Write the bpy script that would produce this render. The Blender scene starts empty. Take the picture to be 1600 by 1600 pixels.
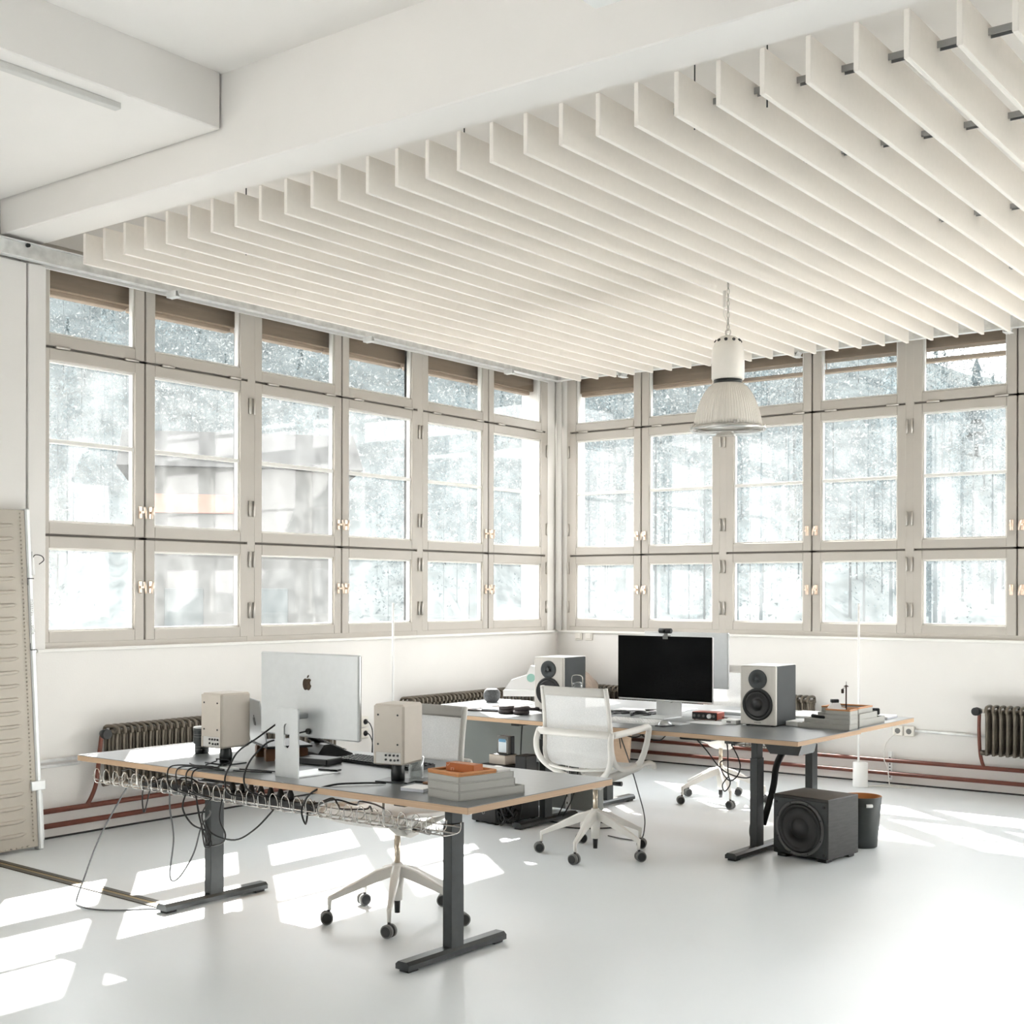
import bpy, bmesh, math, random
from mathutils import Vector, Matrix
R = math.radians
random.seed(7)
SC = bpy.context.scene
COL = SC.collection

# ------------------------------------------------------------------ camera
cam_d = bpy.data.cameras.new('camera')
cam = bpy.data.objects.new('camera', cam_d)
COL.objects.link(cam)
cam.location = (6.995, -10.017, 1.5)
cam.rotation_euler = (math.pi/2, -0.0023, 0.6447)
cam_d.sensor_width = 36.0
cam_d.lens = 45.615
cam_d.shift_y = 0.0794
cam_d.clip_end = 600
SC.camera = cam

# ------------------------------------------------------------------ world, sun, exposure
W = bpy.data.worlds.new('sky'); SC.world = W; W.use_nodes = True
wn = W.node_tree; wn.nodes.clear()
wo = wn.nodes.new('ShaderNodeOutputWorld'); wb = wn.nodes.new('ShaderNodeBackground')
wt = wn.nodes.new('ShaderNodeTexCoord'); ws = wn.nodes.new('ShaderNodeSeparateXYZ'); wr = wn.nodes.new('ShaderNodeValToRGB')
wr.color_ramp.elements[0].position = 0.0; wr.color_ramp.elements[0].color = (1.0, 0.985, 0.955, 1)
wr.color_ramp.elements[1].position = 0.7; wr.color_ramp.elements[1].color = (0.90, 0.95, 1.0, 1)
wn.links.new(wt.outputs['Generated'], ws.inputs[0]); wn.links.new(ws.outputs['Z'], wr.inputs[0])
wn.links.new(wr.outputs[0], wb.inputs[0]); wn.links.new(wb.outputs[0], wo.inputs[0])
wb.inputs[1].default_value = 3.3

sun_d = bpy.data.lights.new('sun', 'SUN'); sun = bpy.data.objects.new('sun', sun_d); COL.objects.link(sun)
sun_d.energy = 12.0; sun_d.angle = R(0.55); sun_d.color = (1.0, 0.965, 0.915)
sun.rotation_euler = Vector((0.97, -0.825, -1.0)).to_track_quat('-Z', 'Y').to_euler()
sun.location = (-20, 17, 22)

SC.view_settings.view_transform = 'Standard'
SC.view_settings.look = 'None'
SC.view_settings.gamma = 1.0
SC.view_settings.use_curve_mapping = False
SC.view_settings.exposure = 1.52
SC.cycles.max_bounces = 10
SC.cycles.diffuse_bounces = 6
SC.cycles.glossy_bounces = 4
SC.cycles.transparent_max_bounces = 24
SC.cycles.caustics_reflective = False
SC.cycles.caustics_refractive = False
SC.cycles.sample_clamp_indirect = 6.0

# ------------------------------------------------------------------ materials
def newmat(name):
    m = bpy.data.materials.new(name); m.use_nodes = True
    nt = m.node_tree; nt.nodes.clear()
    return m, nt, nt.nodes.new('ShaderNodeOutputMaterial')

def mat(name, col, rough=0.5, metal=0.0, var=0.05, scale=8.0, bump=0.0, bscale=60.0, spec=0.5, stretch=(1, 1, 1)):
    m, nt, out = newmat(name)
    p = nt.nodes.new('ShaderNodeBsdfPrincipled'); nt.links.new(p.outputs[0], out.inputs[0])
    p.inputs['Roughness'].default_value = rough; p.inputs['Metallic'].default_value = metal
    p.inputs['Specular IOR Level'].default_value = spec
    tc = nt.nodes.new('ShaderNodeTexCoord'); mp = nt.nodes.new('ShaderNodeMapping')
    mp.inputs['Scale'].default_value = stretch
    nt.links.new(tc.outputs['Object'], mp.inputs[0])
    n = nt.nodes.new('ShaderNodeTexNoise'); n.inputs['Scale'].default_value = scale; n.inputs['Detail'].default_value = 5
    nt.links.new(mp.outputs[0], n.inputs[0])
    r = nt.nodes.new('ShaderNodeValToRGB')
    a, b = r.color_ramp.elements; a.position = .3; b.position = .7
    a.color = tuple(max(0, c*(1-var)) for c in col)+(1,); b.color = tuple(min(1, c*(1+var)) for c in col)+(1,)
    nt.links.new(n.outputs['Fac'], r.inputs[0]); nt.links.new(r.outputs[0], p.inputs['Base Color'])
    if bump:
        n2 = nt.nodes.new('ShaderNodeTexNoise'); n2.inputs['Scale'].default_value = bscale; n2.inputs['Detail'].default_value = 3
        nt.links.new(mp.outputs[0], n2.inputs[0])
        bp = nt.nodes.new('ShaderNodeBump'); bp.inputs['Strength'].default_value = bump; bp.inputs['Distance'].default_value = .01
        nt.links.new(n2.outputs['Fac'], bp.inputs['Height']); nt.links.new(bp.outputs[0], p.inputs['Normal'])
    return m

def glass_mat(name, dust, streak):
    """thin window glass: clear transmission, a little gloss, and a veil of dust that scatters the daylight"""
    m, nt, out = newmat(name)
    N = nt.nodes.new; L = nt.links.new
    tr = N('ShaderNodeBsdfTransparent'); tr.inputs[0].default_value = (.985, .985, .98, 1)
    gl = N('ShaderNodeBsdfGlossy'); gl.inputs['Roughness'].default_value = .03
    tl = N('ShaderNodeBsdfTranslucent'); tl.inputs[0].default_value = (.88, .90, .90, 1)
    df = N('ShaderNodeBsdfDiffuse'); df.inputs[0].default_value = (.85, .86, .86, 1)
    ad = N('ShaderNodeMixShader'); ad.inputs[0].default_value = .25
    L(tl.outputs[0], ad.inputs[1]); L(df.outputs[0], ad.inputs[2])
    lw = N('ShaderNodeLayerWeight'); lw.inputs[0].default_value = .5
    pw = N('ShaderNodeMath'); pw.operation = 'POWER'; pw.inputs[1].default_value = 4; L(lw.outputs['Facing'], pw.inputs[0])
    fr = N('ShaderNodeMath'); fr.operation = 'MULTIPLY_ADD'; fr.inputs[1].default_value = .45; fr.inputs[2].default_value = .025; L(pw.outputs[0], fr.inputs[0])
    mx = N('ShaderNodeMixShader'); L(fr.outputs[0], mx.inputs[0]); L(tr.outputs[0], mx.inputs[1]); L(gl.outputs[0], mx.inputs[2])
    geo = N('ShaderNodeNewGeometry')
    mp = N('ShaderNodeMapping'); mp.inputs['Scale'].default_value = (3.2, 3.2, .35); L(geo.outputs['Position'], mp.inputs[0])
    n1 = N('ShaderNodeTexNoise'); n1.inputs['Scale'].default_value = 1.6; n1.inputs['Detail'].default_value = 4; L(mp.outputs[0], n1.inputs[0])
    n2 = N('ShaderNodeTexNoise'); n2.inputs['Scale'].default_value = 9; n2.inputs['Detail'].default_value = 6; L(geo.outputs['Position'], n2.inputs[0])
    ma = N('ShaderNodeMath'); ma.operation = 'MULTIPLY'; L(n1.outputs['Fac'], ma.inputs[0]); L(n2.outputs['Fac'], ma.inputs[1])
    mr = N('ShaderNodeMapRange'); mr.inputs['From Min'].default_value = .12; mr.inputs['From Max'].default_value = .40
    mr.inputs['To Min'].default_value = dust*(1-streak); mr.inputs['To Max'].default_value = dust*(1+streak)
    L(ma.outputs[0], mr.inputs[0])
    m2 = N('ShaderNodeMixShader'); L(mr.outputs[0], m2.inputs[0]); L(mx.outputs[0], m2.inputs[1]); L(ad.outputs[0], m2.inputs[2])
    L(m2.outputs[0], out.inputs[0])
    return m

def mesh_fabric(name, col, holes):
    m, nt, out = newmat(name)
    N = nt.nodes.new; L = nt.links.new
    p = N('ShaderNodeBsdfPrincipled'); p.inputs['Base Color'].default_value = col+(1,); p.inputs['Roughness'].default_value = .7
    tl = N('ShaderNodeBsdfTranslucent'); tl.inputs[0].default_value = col+(1,)
    mx = N('ShaderNodeMixShader'); mx.inputs[0].default_value = .3; L(p.outputs[0], mx.inputs[1]); L(tl.outputs[0], mx.inputs[2])
    tr = N('ShaderNodeBsdfTransparent')
    tc = N('ShaderNodeTexCoord'); n = N('ShaderNodeTexNoise'); n.inputs['Scale'].default_value = 160; L(tc.outputs['Object'], n.inputs[0])
    mr = N('ShaderNodeMapRange'); mr.inputs['From Min'].default_value = .3; mr.inputs['From Max'].default_value = .7
    mr.inputs['To Min'].default_value = holes*.6; mr.inputs['To Max'].default_value = holes*1.4; L(n.outputs['Fac'], mr.inputs[0])
    m2 = N('ShaderNodeMixShader'); L(mr.outputs[0], m2.inputs[0]); L(mx.outputs[0], m2.inputs[1]); L(tr.outputs[0], m2.inputs[2])
    L(m2.outputs[0], out.inputs[0])
    return m

def clear_mat(name, tint=(.96, .97, .97), gloss=.08, haze=0.0):
    m, nt, out = newmat(name)
    N = nt.nodes.new; L = nt.links.new
    tr = N('ShaderNodeBsdfTransparent'); tr.inputs[0].default_value = tint+(1,)
    gl = N('ShaderNodeBsdfGlossy'); gl.inputs['Roughness'].default_value = .05
    fr = N('ShaderNodeLayerWeight'); fr.inputs[0].default_value = .25
    mx = N('ShaderNodeMixShader'); L(fr.outputs['Facing'], mx.inputs[0]); L(tr.outputs[0], mx.inputs[1]); L(gl.outputs[0], mx.inputs[2])
    df = N('ShaderNodeBsdfTranslucent'); df.inputs[0].default_value = (.9, .9, .88, 1)
    m2 = N('ShaderNodeMixShader'); m2.inputs[0].default_value = haze; L(mx.outputs[0], m2.inputs[1]); L(df.outputs[0], m2.inputs[2])
    L(m2.outputs[0], out.inputs[0])
    return m

def leaf_mat(name, col, var):
    """thin twigs and needles: light passes through as much as it bounces"""
    m, nt, out = newmat(name)
    N = nt.nodes.new; L = nt.links.new
    g = N('ShaderNodeNewGeometry'); n = N('ShaderNodeTexNoise'); n.inputs['Scale'].default_value = .35; n.inputs['Detail'].default_value = 6; L(g.outputs['Position'], n.inputs[0])
    r = N('ShaderNodeValToRGB'); a, b = r.color_ramp.elements; a.position = .35; b.position = .65
    a.color = tuple(c*(1-var) for c in col)+(1,); b.color = tuple(c*(1+var) for c in col)+(1,); L(n.outputs['Fac'], r.inputs[0])
    d = N('ShaderNodeBsdfDiffuse'); t = N('ShaderNodeBsdfTranslucent'); L(r.outputs[0], d.inputs[0]); L(r.outputs[0], t.inputs[0])
    mx = N('ShaderNodeMixShader'); mx.inputs[0].default_value = .5; L(d.outputs[0], mx.inputs[1]); L(t.outputs[0], mx.inputs[2]); L(mx.outputs[0], out.inputs[0])
    return m

def floor_mat():
    m, nt, out = newmat('poured_floor')
    N = nt.nodes.new; L = nt.links.new
    p = N('ShaderNodeBsdfPrincipled'); L(p.outputs[0], out.inputs[0])
    g = N('ShaderNodeNewGeometry')
    n = N('ShaderNodeTexNoise'); n.inputs['Scale'].default_value = .7; n.inputs['Detail'].default_value = 7; n.inputs['Roughness'].default_value = .6
    L(g.outputs['Position'], n.inputs[0])
    r = N('ShaderNodeValToRGB'); a, b = r.color_ramp.elements; a.position = .3; b.position = .72
    a.color = (.715, .755, .775, 1); b.color = (.748, .782, .80, 1); L(n.outputs['Fac'], r.inputs[0])
    L(r.outputs[0], p.inputs['Base Color'])
    n2 = N('ShaderNodeTexNoise'); n2.inputs['Scale'].default_value = 2.2; n2.inputs['Detail'].default_value = 6; L(g.outputs['Position'], n2.inputs[0])
    rr = N('ShaderNodeMapRange'); rr.inputs['To Min'].default_value = .26; rr.inputs['To Max'].default_value = .42; L(n2.outputs['Fac'], rr.inputs[0])
    L(rr.outputs[0], p.inputs['Roughness'])
    p.inputs['Specular IOR Level'].default_value = .4
    return m

M = {}
M['floor'] = floor_mat()
M['wall'] = mat('painted_plaster', (.785, .765, .738), .75, var=.015, scale=3, bump=.05, bscale=90)
M['ceil'] = mat('ceiling_paint', (.905, .88, .85), .8, var=.012, scale=2)
M['frame'] = mat('window_paint', (.50, .465, .42), .42, var=.02, scale=6)
M['bead'] = mat('glazing_putty', (.82, .81, .78), .5, var=.03)
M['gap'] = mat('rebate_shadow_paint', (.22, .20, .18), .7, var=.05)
M['pane'] = glass_mat('dusty_glass', .026, .6)
M['pane_clear'] = glass_mat('clear_glass', .012, .4)
M['brass'] = mat('rose_brass', (.86, .70, .58), .3, .75, var=.06, scale=30)
M['steel'] = mat('hinge_steel', (.62, .59, .55), .35, .8, var=.06)
M['blind'] = mat('blind_case_wood', (.24, .178, .125), .6, var=.15, scale=3, stretch=(1, 1, 12))
M['blindrail'] = mat('blind_rail', (.40, .32, .25), .55, var=.06)
M['galv'] = mat('galvanised_steel', (.86, .87, .86), .4, .3, var=.14, scale=14)
M['baffle'] = mat('acoustic_felt', (.925, .878, .815), .9, var=.012, scale=40, bump=.08, bscale=180)
M['lampmetal'] = mat('lamp_paint', (.90, .86, .80), .35, .05, var=.02)
M['dark'] = mat('dark_void', (.03, .03, .03), .7)
M['radiator'] = mat('aged_radiator_metal', (.155, .132, .105), .3, .65, var=.4, scale=9)
M['pipe'] = mat('oxide_red_pipe', (.16, .043, .026), .42, 0, var=.15, scale=12)
M['black'] = mat('black_plastic', (.010, .011, .012), .4, var=.2, scale=20)
M['rubber'] = mat('black_rubber', (.009, .009, .010), .6, var=.2)
M['legmetal'] = mat('charcoal_powder_coat', (.032, .036, .037), .32, .3, var=.1, scale=30)
M['lino'] = mat('charcoal_linoleum', (.14, .15, .153), .30, 0, var=.06, scale=25, spec=1.0)
M['ply'] = mat('birch_ply_edge', (.47, .32, .205), .55, var=.10, scale=5, stretch=(1, 1, 90))
M['chair'] = mat('chair_enamel', (.70, .68, .645), .35, var=.02, scale=12)
M['mesh'] = mesh_fabric('chair_mesh', (.77, .775, .775), .14)
M['meshband'] = mesh_fabric('chair_band_fabric', (.68, .66, .63), .02)
M['gas'] = mat('champagne_steel', (.60, .52, .42), .25, .85, var=.05)
M['castergrey'] = mat('caster_grey', (.16, .16, .155), .5, var=.08)
M['alu'] = mat('satin_aluminium', (.74, .76, .77), .32, .55, var=.02, scale=30)
M['alu_dark'] = mat('grey_aluminium', (.42, .43, .44), .3, .75, var=.04)
M['logo'] = mat('polished_logo', (.10, .075, .055), .12, .8, var=.4, scale=40)
M['screen'] = mat('black_screen', (.0025, .003, .0035), .12, var=.1, spec=.12)
M['spk'] = mat('speaker_beige', (.60, .545, .48), .55, var=.02, scale=20)
M['spkwhite'] = mat('speaker_front_white', (.72, .69, .645), .5, var=.05, scale=2.5, stretch=(12, 1, 1))
M['spkside'] = mat('speaker_side_grey', (.045, .053, .057), .5, var=.08)
M['cone'] = mat('speaker_cone', (.010, .010, .011), .35, var=.15)
M['ash'] = mat('black_ash_veneer', (.026, .025, .024), .5, var=.35, scale=12, stretch=(1, 1, 8), bump=.1)
M['subring'] = mat('grey_ring', (.10, .10, .10), .4, .3)
M['binwood'] = mat('bin_orange_ply', (.48, .20, .065), .55, var=.12, scale=10)
M['bingrey'] = mat('bin_grey_green', (.036, .043, .043), .5, var=.06)
M['white'] = mat('matt_white', (.86, .86, .85), .5, var=.01)
M['lampglow'] = mat('frosted_white', (.90, .90, .89), .35, var=.01)
M['tray'] = mat('grey_tray', (.40, .395, .37), .6, var=.03)
M['traytop'] = mat('pale_card', (.70, .69, .665), .6, var=.02)
M['orangewood'] = mat('orange_tray_rim', (.52, .235, .09), .5, var=.12, scale=12)
M['orange'] = mat('orange_card', (.42, .115, .02), .5, var=.15, scale=12)
M['orangemark'] = mat('pale_print', (.60, .33, .20), .6)
M['walnut'] = mat('walnut', (.16, .07, .03), .45, var=.25, scale=9, stretch=(6, 1, 1))
M['paper'] = mat('paper', (.88, .88, .88), .7, var=.01)
M['paperblue'] = mat('blue_grey_paper', (.62, .64, .70), .6, var=.02)
M['teal'] = mat('teal_print', (.36, .62, .55), .6)
M['cloth'] = mat('brown_cloth', (.22, .165, .125), .9, var=.12, scale=20, bump=.4, bscale=12)
M['clothdark'] = mat('dark_brown_strap', (.06, .035, .025), .7)
M['homepod'] = mat('grey_knit', (.085, .09, .095), .8, var=.3, scale=90, bump=.5, bscale=150)
M['puck'] = mat('taupe_pad', (.07, .056, .058), .6, var=.1)
M['red'] = mat('red_anodised', (.45, .06, .022), .35, .2, var=.05)
M['yellow'] = mat('yellow_tape', (.75, .48, .06), .5)
M['panel'] = mat('cream_ribbed_sheet', (.47, .43, .37), .5, .0, var=.05, scale=4, bump=.05, bscale=30)
M['panelrim'] = mat('pale_alu_rim', (.70, .72, .72), .35, .4, var=.1, scale=5)
M['tan'] = mat('tan_tape', (.60, .52, .44), .6, var=.05)
M['gold'] = mat('brass_strip', (.26, .18, .06), .35, .7, var=.1)
M['stripdark'] = mat('bronze_strip', (.055, .046, .033), .4, .5, var=.1)
M['wire'] = mat('bright_wire', (.58, .57, .545), .25, .7, var=.05)
M['cablegrey'] = mat('grey_cable', (.10, .105, .11), .5, var=.1)
M['cablewhite'] = mat('white_cable', (.78, .76, .72), .5)
M['cabinet'] = mat('grey_steel_sheet', (.26, .28, .27), .35, .2, var=.06, scale=3)
M['hddlabel'] = mat('drive_label', (.72, .80, .86), .5, var=.05)
M['hddblue'] = mat('drive_label_blue', (.14, .32, .50), .5)
M['socket'] = mat('socket_plastic', (.80, .77, .71), .4, var=.02)
M['glassware'] = clear_mat('drinking_glass', (.93, .95, .95), .1, .04)
M['lampglass'] = clear_mat('lamp_cover_glass', (.93, .93, .91), .1, .05)
M['plywood'] = mat('plywood_board', (.62, .46, .33), .6, var=.1, scale=5, stretch=(1, 1, 6))
M['ground'] = mat('pale_gravel', (.04, .04, .039), .9, var=.15, scale=.6, spec=0)
M['yard'] = mat('bounce_ground', (.62, .61, .585), .9, var=.06, scale=.5)
M['hill'] = mat('winter_hillside', (.065, .073, .073), .95, var=.25, scale=.5, spec=0)
M['conifer'] = leaf_mat('hazed_conifer', (.085, .103, .108), .3)  # grey-blue of the distant haze is put into the colour
M['broadleaf'] = leaf_mat('hazed_bare_tree', (.112, .12, .12), .3)  # crowns carry the haze in their colour as well
M['facade'] = mat('pale_render', (.085, .084, .08), .8, var=.03, spec=0)
M['redband'] = mat('faded_red_board', (.25, .115, .09), .7, var=.08, spec=0)
M['extwall'] = mat('outside_render', (.82, .81, .78), .8, var=.03)

# ------------------------------------------------------------------ mesh helpers
def spline(pts, sub=6, closed=False):
    P = [Vector(p) for p in pts]; n = len(P); out = []
    rng = range(n if closed else n-1)
    for i in rng:
        if closed: p0, p1, p2, p3 = P[(i-1) % n], P[i], P[(i+1) % n], P[(i+2) % n]
        else: p0, p1, p2, p3 = P[max(i-1, 0)], P[i], P[i+1], P[min(i+2, n-1)]
        for k in range(sub):
            t = k/sub
            out.append(.5*((2*p1)+(-p0+p2)*t+(2*p0-5*p1+4*p2-p3)*t*t+(-p0+3*p1-3*p2+p3)*t*t*t))
    if not closed: out.append(P[-1].copy())
    return out

class G:
    def __init__(s): s.bm = bmesh.new()
    def _mi(s, faces, mi):
        for f in faces: f.material_index = mi
    def box(s, c, d, bev=0.0, mi=0, rot=None, seg=1):
        r = bmesh.ops.create_cube(s.bm, size=1.0); vs = r['verts']
        mt = Matrix.Translation(Vector(c)) @ (rot.to_4x4() if rot else Matrix.Identity(4)) @ Matrix.Diagonal((d[0], d[1], d[2], 1))
        bmesh.ops.transform(s.bm, matrix=mt, verts=vs)
        fs = list({f for v in vs for f in v.link_faces}); s._mi(fs, mi)
        if bev > 0:
            es = list({e for v in vs for e in v.link_edges})
            rr = bmesh.ops.bevel(s.bm, geom=es, offset=min(bev, min(d)*.49), segments=seg, affect='EDGES', profile=.5)
            s._mi(rr['faces'], mi)
            if seg > 1:
                for f in rr['faces']: f.smooth = True
        return s
    def bx(s, x0, x1, y0, y1, z0, z1, bev=0.0, mi=0): return s.box(((x0+x1)/2, (y0+y1)/2, (z0+z1)/2), (abs(x1-x0), abs(y1-y0), abs(z1-z0)), bev, mi)
    def cyl(s, p0, p1, r0, r1=None, n=16, mi=0, cap=True):
        r1 = r0 if r1 is None else r1
        return s.tube([p0, p1], [r0, r1], n, mi, cap=cap)
    def tube(s, pts, r, n=6, mi=0, closed=False, cap=True, flat=1.0, up=None):
        P = [Vector(p) for p in pts]; m = len(P)
        rad = r if isinstance(r, (list, tuple)) else [r]*m
        T = []
        for i in range(m):
            if closed: t = P[(i+1) % m]-P[i-1]
            else: t = P[min(i+1, m-1)]-P[max(i-1, 0)]
            T.append(t.normalized() if t.length > 1e-9 else Vector((0, 0, 1)))
        u = Vector(up) if up else (Vector((0, 0, 1)) if abs(T[0].z) < .9 else Vector((1, 0, 0)))
        rings = []
        for i in range(m):
            if up: a = Vector(up)-T[i]*Vector(up).dot(T[i])
            else: a = u-T[i]*u.dot(T[i])
            if a.length < 1e-6: a = T[i].orthogonal()
            a.normalize(); u = a; b = T[i].cross(a)
            rings.append([s.bm.verts.new(P[i]+(a*math.cos(2*math.pi*k/n)*flat+b*math.sin(2*math.pi*k/n))*rad[i]) for k in range(n)])
        for i in range(m if closed else m-1):
            A, B = rings[i], rings[(i+1) % m]
            for k in range(n):
                f = s.bm.faces.new((A[k], A[(k+1) % n], B[(k+1) % n], B[k])); f.smooth = n > 4; f.material_index = mi
        if cap and not closed:
            f = s.bm.faces.new(rings[0][::-1]); f.material_index = mi
            f = s.bm.faces.new(rings[-1]); f.material_index = mi
        return s
    def lathe(s, prof, c=(0, 0, 0), n=24, mi=0, axis='z', smooth=True, mis=None):
        c = Vector(c); rings = []
        def pt(r, h, a):
            x, y = r*math.cos(a), r*math.sin(a)
            if axis == 'z': return c+Vector((x, y, h))
            if axis == 'y': return c+Vector((x, h, y))
            return c+Vector((h, x, y))
        for r, h in prof:
            if r < 1e-6: rings.append([s.bm.verts.new(pt(0, h, 0))])
            else: rings.append([s.bm.verts.new(pt(r, h, 2*math.pi*k/n)) for k in range(n)])
        for i in range(len(rings)-1):
            A, B = rings[i], rings[i+1]
            for k in range(n):
                k2 = (k+1) % n
                if len(A) == 1 and len(B) == 1: continue
                if len(A) == 1: q = (A[0], B[k2], B[k])
                elif len(B) == 1: q = (A[k], A[k2], B[0])
                else: q = (A[k], A[k2], B[k2], B[k])
                f = s.bm.faces.new(q); f.smooth = smooth; f.material_index = mis[i] if mis else mi
        return s
    def prism(s, poly, h0, h1, mi=0, fn=None):
        """poly in 2-D extruded between h0 and h1; fn maps (a, b, h) to a point"""
        fn = fn or (lambda a, b, h: (a, b, h))
        A = [s.bm.verts.new(fn(a, b, h0)) for a, b in poly]; B = [s.bm.verts.new(fn(a, b, h1)) for a, b in poly]
        n = len(poly)
        for f in [s.bm.faces.new(A[::-1]), s.bm.faces.new(B)]: f.material_index = mi
        for k in range(n):
            f = s.bm.faces.new((A[k], A[(k+1) % n], B[(k+1) % n], B[k])); f.material_index = mi
        return s
    def sheet(s, fn, nu, nv, mi=0, thick=0.0):
        V = [[s.bm.verts.new(fn(i/nu, j/nv)) for j in range(nv+1)] for i in range(nu+1)]
        fs = []
        for i in range(nu):
            for j in range(nv):
                f = s.bm.faces.new((V[i][j], V[i+1][j], V[i+1][j+1], V[i][j+1])); f.smooth = True; f.material_index = mi; fs.append(f)
        if thick:
            bmesh.ops.recalc_face_normals(s.bm, faces=fs)
            bmesh.ops.solidify(s.bm, geom=fs, thickness=thick)
        return s
    def xf(s, m):
        bmesh.ops.transform(s.bm, matrix=m, verts=s.bm.verts); return s
    def build(s, name, mats, parent=None, loc=None, rz=0.0, kind=None, recalc=True):
        if recalc: bmesh.ops.recalc_face_normals(s.bm, faces=s.bm.faces)
        me = bpy.data.meshes.new(name); s.bm.to_mesh(me); s.bm.free()
        for k in (mats if isinstance(mats, (list, tuple)) else [mats]): me.materials.append(M[k])
        return inst(name, me, parent, loc, rz, kind)

def inst(name, me, parent=None, loc=None, rz=0.0, kind=None):
    o = bpy.data.objects.new(name, me); COL.objects.link(o)
    if parent: o.parent = parent
    if loc: o.location = loc
    if rz: o.rotation_euler = (0, 0, rz)
    if kind: o['kind'] = kind
    return o

def tag(o, label, cat, group=None):
    o['label'] = label; o['category'] = cat
    if group: o['group'] = group
    return o

def thing(name, label, cat, loc=(0, 0, 0), rz=0.0, group=None):
    o = inst(name, None, None, loc, rz)
    return tag(o, label, cat, group)

def struct(name, g, mats): return g.build(name, mats, kind='structure')

def copy_tree(o, parent=None):
    c = o.copy(); COL.objects.link(c); c.parent = parent
    for ch in list(o.children): copy_tree(ch, c)
    return c

def cable(pts, r, label, mats='black', sub=6, n=5, name='cable'):
    return tag(G().tube(spline(pts, sub), r, n).build(name, mats), label, 'cable')

# ------------------------------------------------------------------ shell of the room
struct('floor', G().bx(-.3, 12.8, -16.3, .3, -.12, 0), 'floor')
SILL, HEAD = 1.156, 3.62
g = G()
g.bx(-.3, 0, -16.3, 0, 0, SILL-.02)
g.bx(-.3, 0, -16.3, .3, HEAD, 4.5)
g.bx(-.3, 0, -10.6, -5.5, SILL-.02, HEAD); g.bx(-.3, 0, -16.3, -14.9, SILL-.02, HEAD)
for k in range(2): g.bx(-.3, 0, -12.2-k*1.42, -12.05-k*1.42, SILL-.02, HEAD)  # posts of unseen openings, added to let sun brighten the front bay
g.bx(-.3, 0, -.165, .3, SILL-.02, HEAD)
struct('wall_left', g, 'wall')
g = G()
g.bx(-.3, 12.8, 0, .3, 0, SILL-.02)
g.bx(0, 12.8, 0, .3, HEAD, 4.5)
g.bx(0, .105, 0, .3, SILL-.02, HEAD)
for k in range(5): g.bx(6.64+k*1.48, 6.82+k*1.48, 0, .3, SILL-.02, HEAD)  # beyond the last window: unseen unglazed openings added for more daylight
struct('wall_right', g, 'wall')
def open_wall(name, along, at, a0, a1, th):
    g = G()
    def b(p0, p1, z0, z1):
        if along == 'x': g.bx(p0, p1, at, at+th, z0, z1)
        else: g.bx(at, at+th, p0, p1, z0, z1)
    b(a0, a1, 0, 1.0); b(a0, a1, 3.5, 4.5)
    n = 6; w = (a1-a0)/n
    for i in range(n+1):
        c = a0+i*w; b(max(a0, c-.16), min(a1, c+.16), 1.0, 3.5)
    struct(name, g, 'wall')
struct('wall_back', G().bx(-.3, 12.8, -16.3, -16.0, 0, 4.5), 'wall')
struct('wall_side', G().bx(12.5, 12.8, -16.0, 0, 0, 4.5), 'wall')
g = G()
g.bx(-.3, 12.8, -16.3, -5.73, 4.08, 4.5)
g.bx(-.3, 12.8, -5.45, .3, 3.96, 4.5)
struct('ceiling', g, 'ceil')
struct('trim_1', G().bx(0, 12.5, -5.73, -5.46, 3.6, 4.3, .006), 'ceil')          # deep cross beam in front of the baffles
struct('trim_2', G().bx(0, 1.96, -16.0, -5.74, 3.8, 4.2, .006), 'ceil')           # lower bay at the left
struct('trim_3', G().bx(.0, .05, -7.6, -5.588, 0, 3.46, .004), 'wall')
struct('trim_13', G().bx(.0, .058, -5.578, -5.462, SILL, 3.46, .004), 'wall')              # proud pier face at the left
struct('trim_4', G().bx(0, .022, -5.49, 0, SILL-.022, SILL, .004), 'bead')         # ledge under the left windows
struct('trim_5', G().bx(.022, 9, -.022, 0, SILL-.022, SILL, .004), 'bead')
struct('trim_6', G().bx(0.0, .012, -5.6, -.165, 3.46, 3.52, .003), 'bead')
struct('baseboard_left', G().bx(0, .012, -7, 0, .012, .07, .003), 'wall')
struct('baseboard_right', G().bx(.012, 9, -.012, 0, .012, .07, .003), 'wall')
g = G(); g.bx(0, .008, -7, 0, 0.0, .012); g.bx(.008, 9, -.008, 0, 0.0, .012)
struct('trim_7', g, 'dark')                                                        # dark joint between floor and wall
# corner round pipe casing
struct('trim_8', G().cyl((.035, -.035, SILL), (.035, -.035, 3.96), .03, n=18), 'wall')

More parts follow.
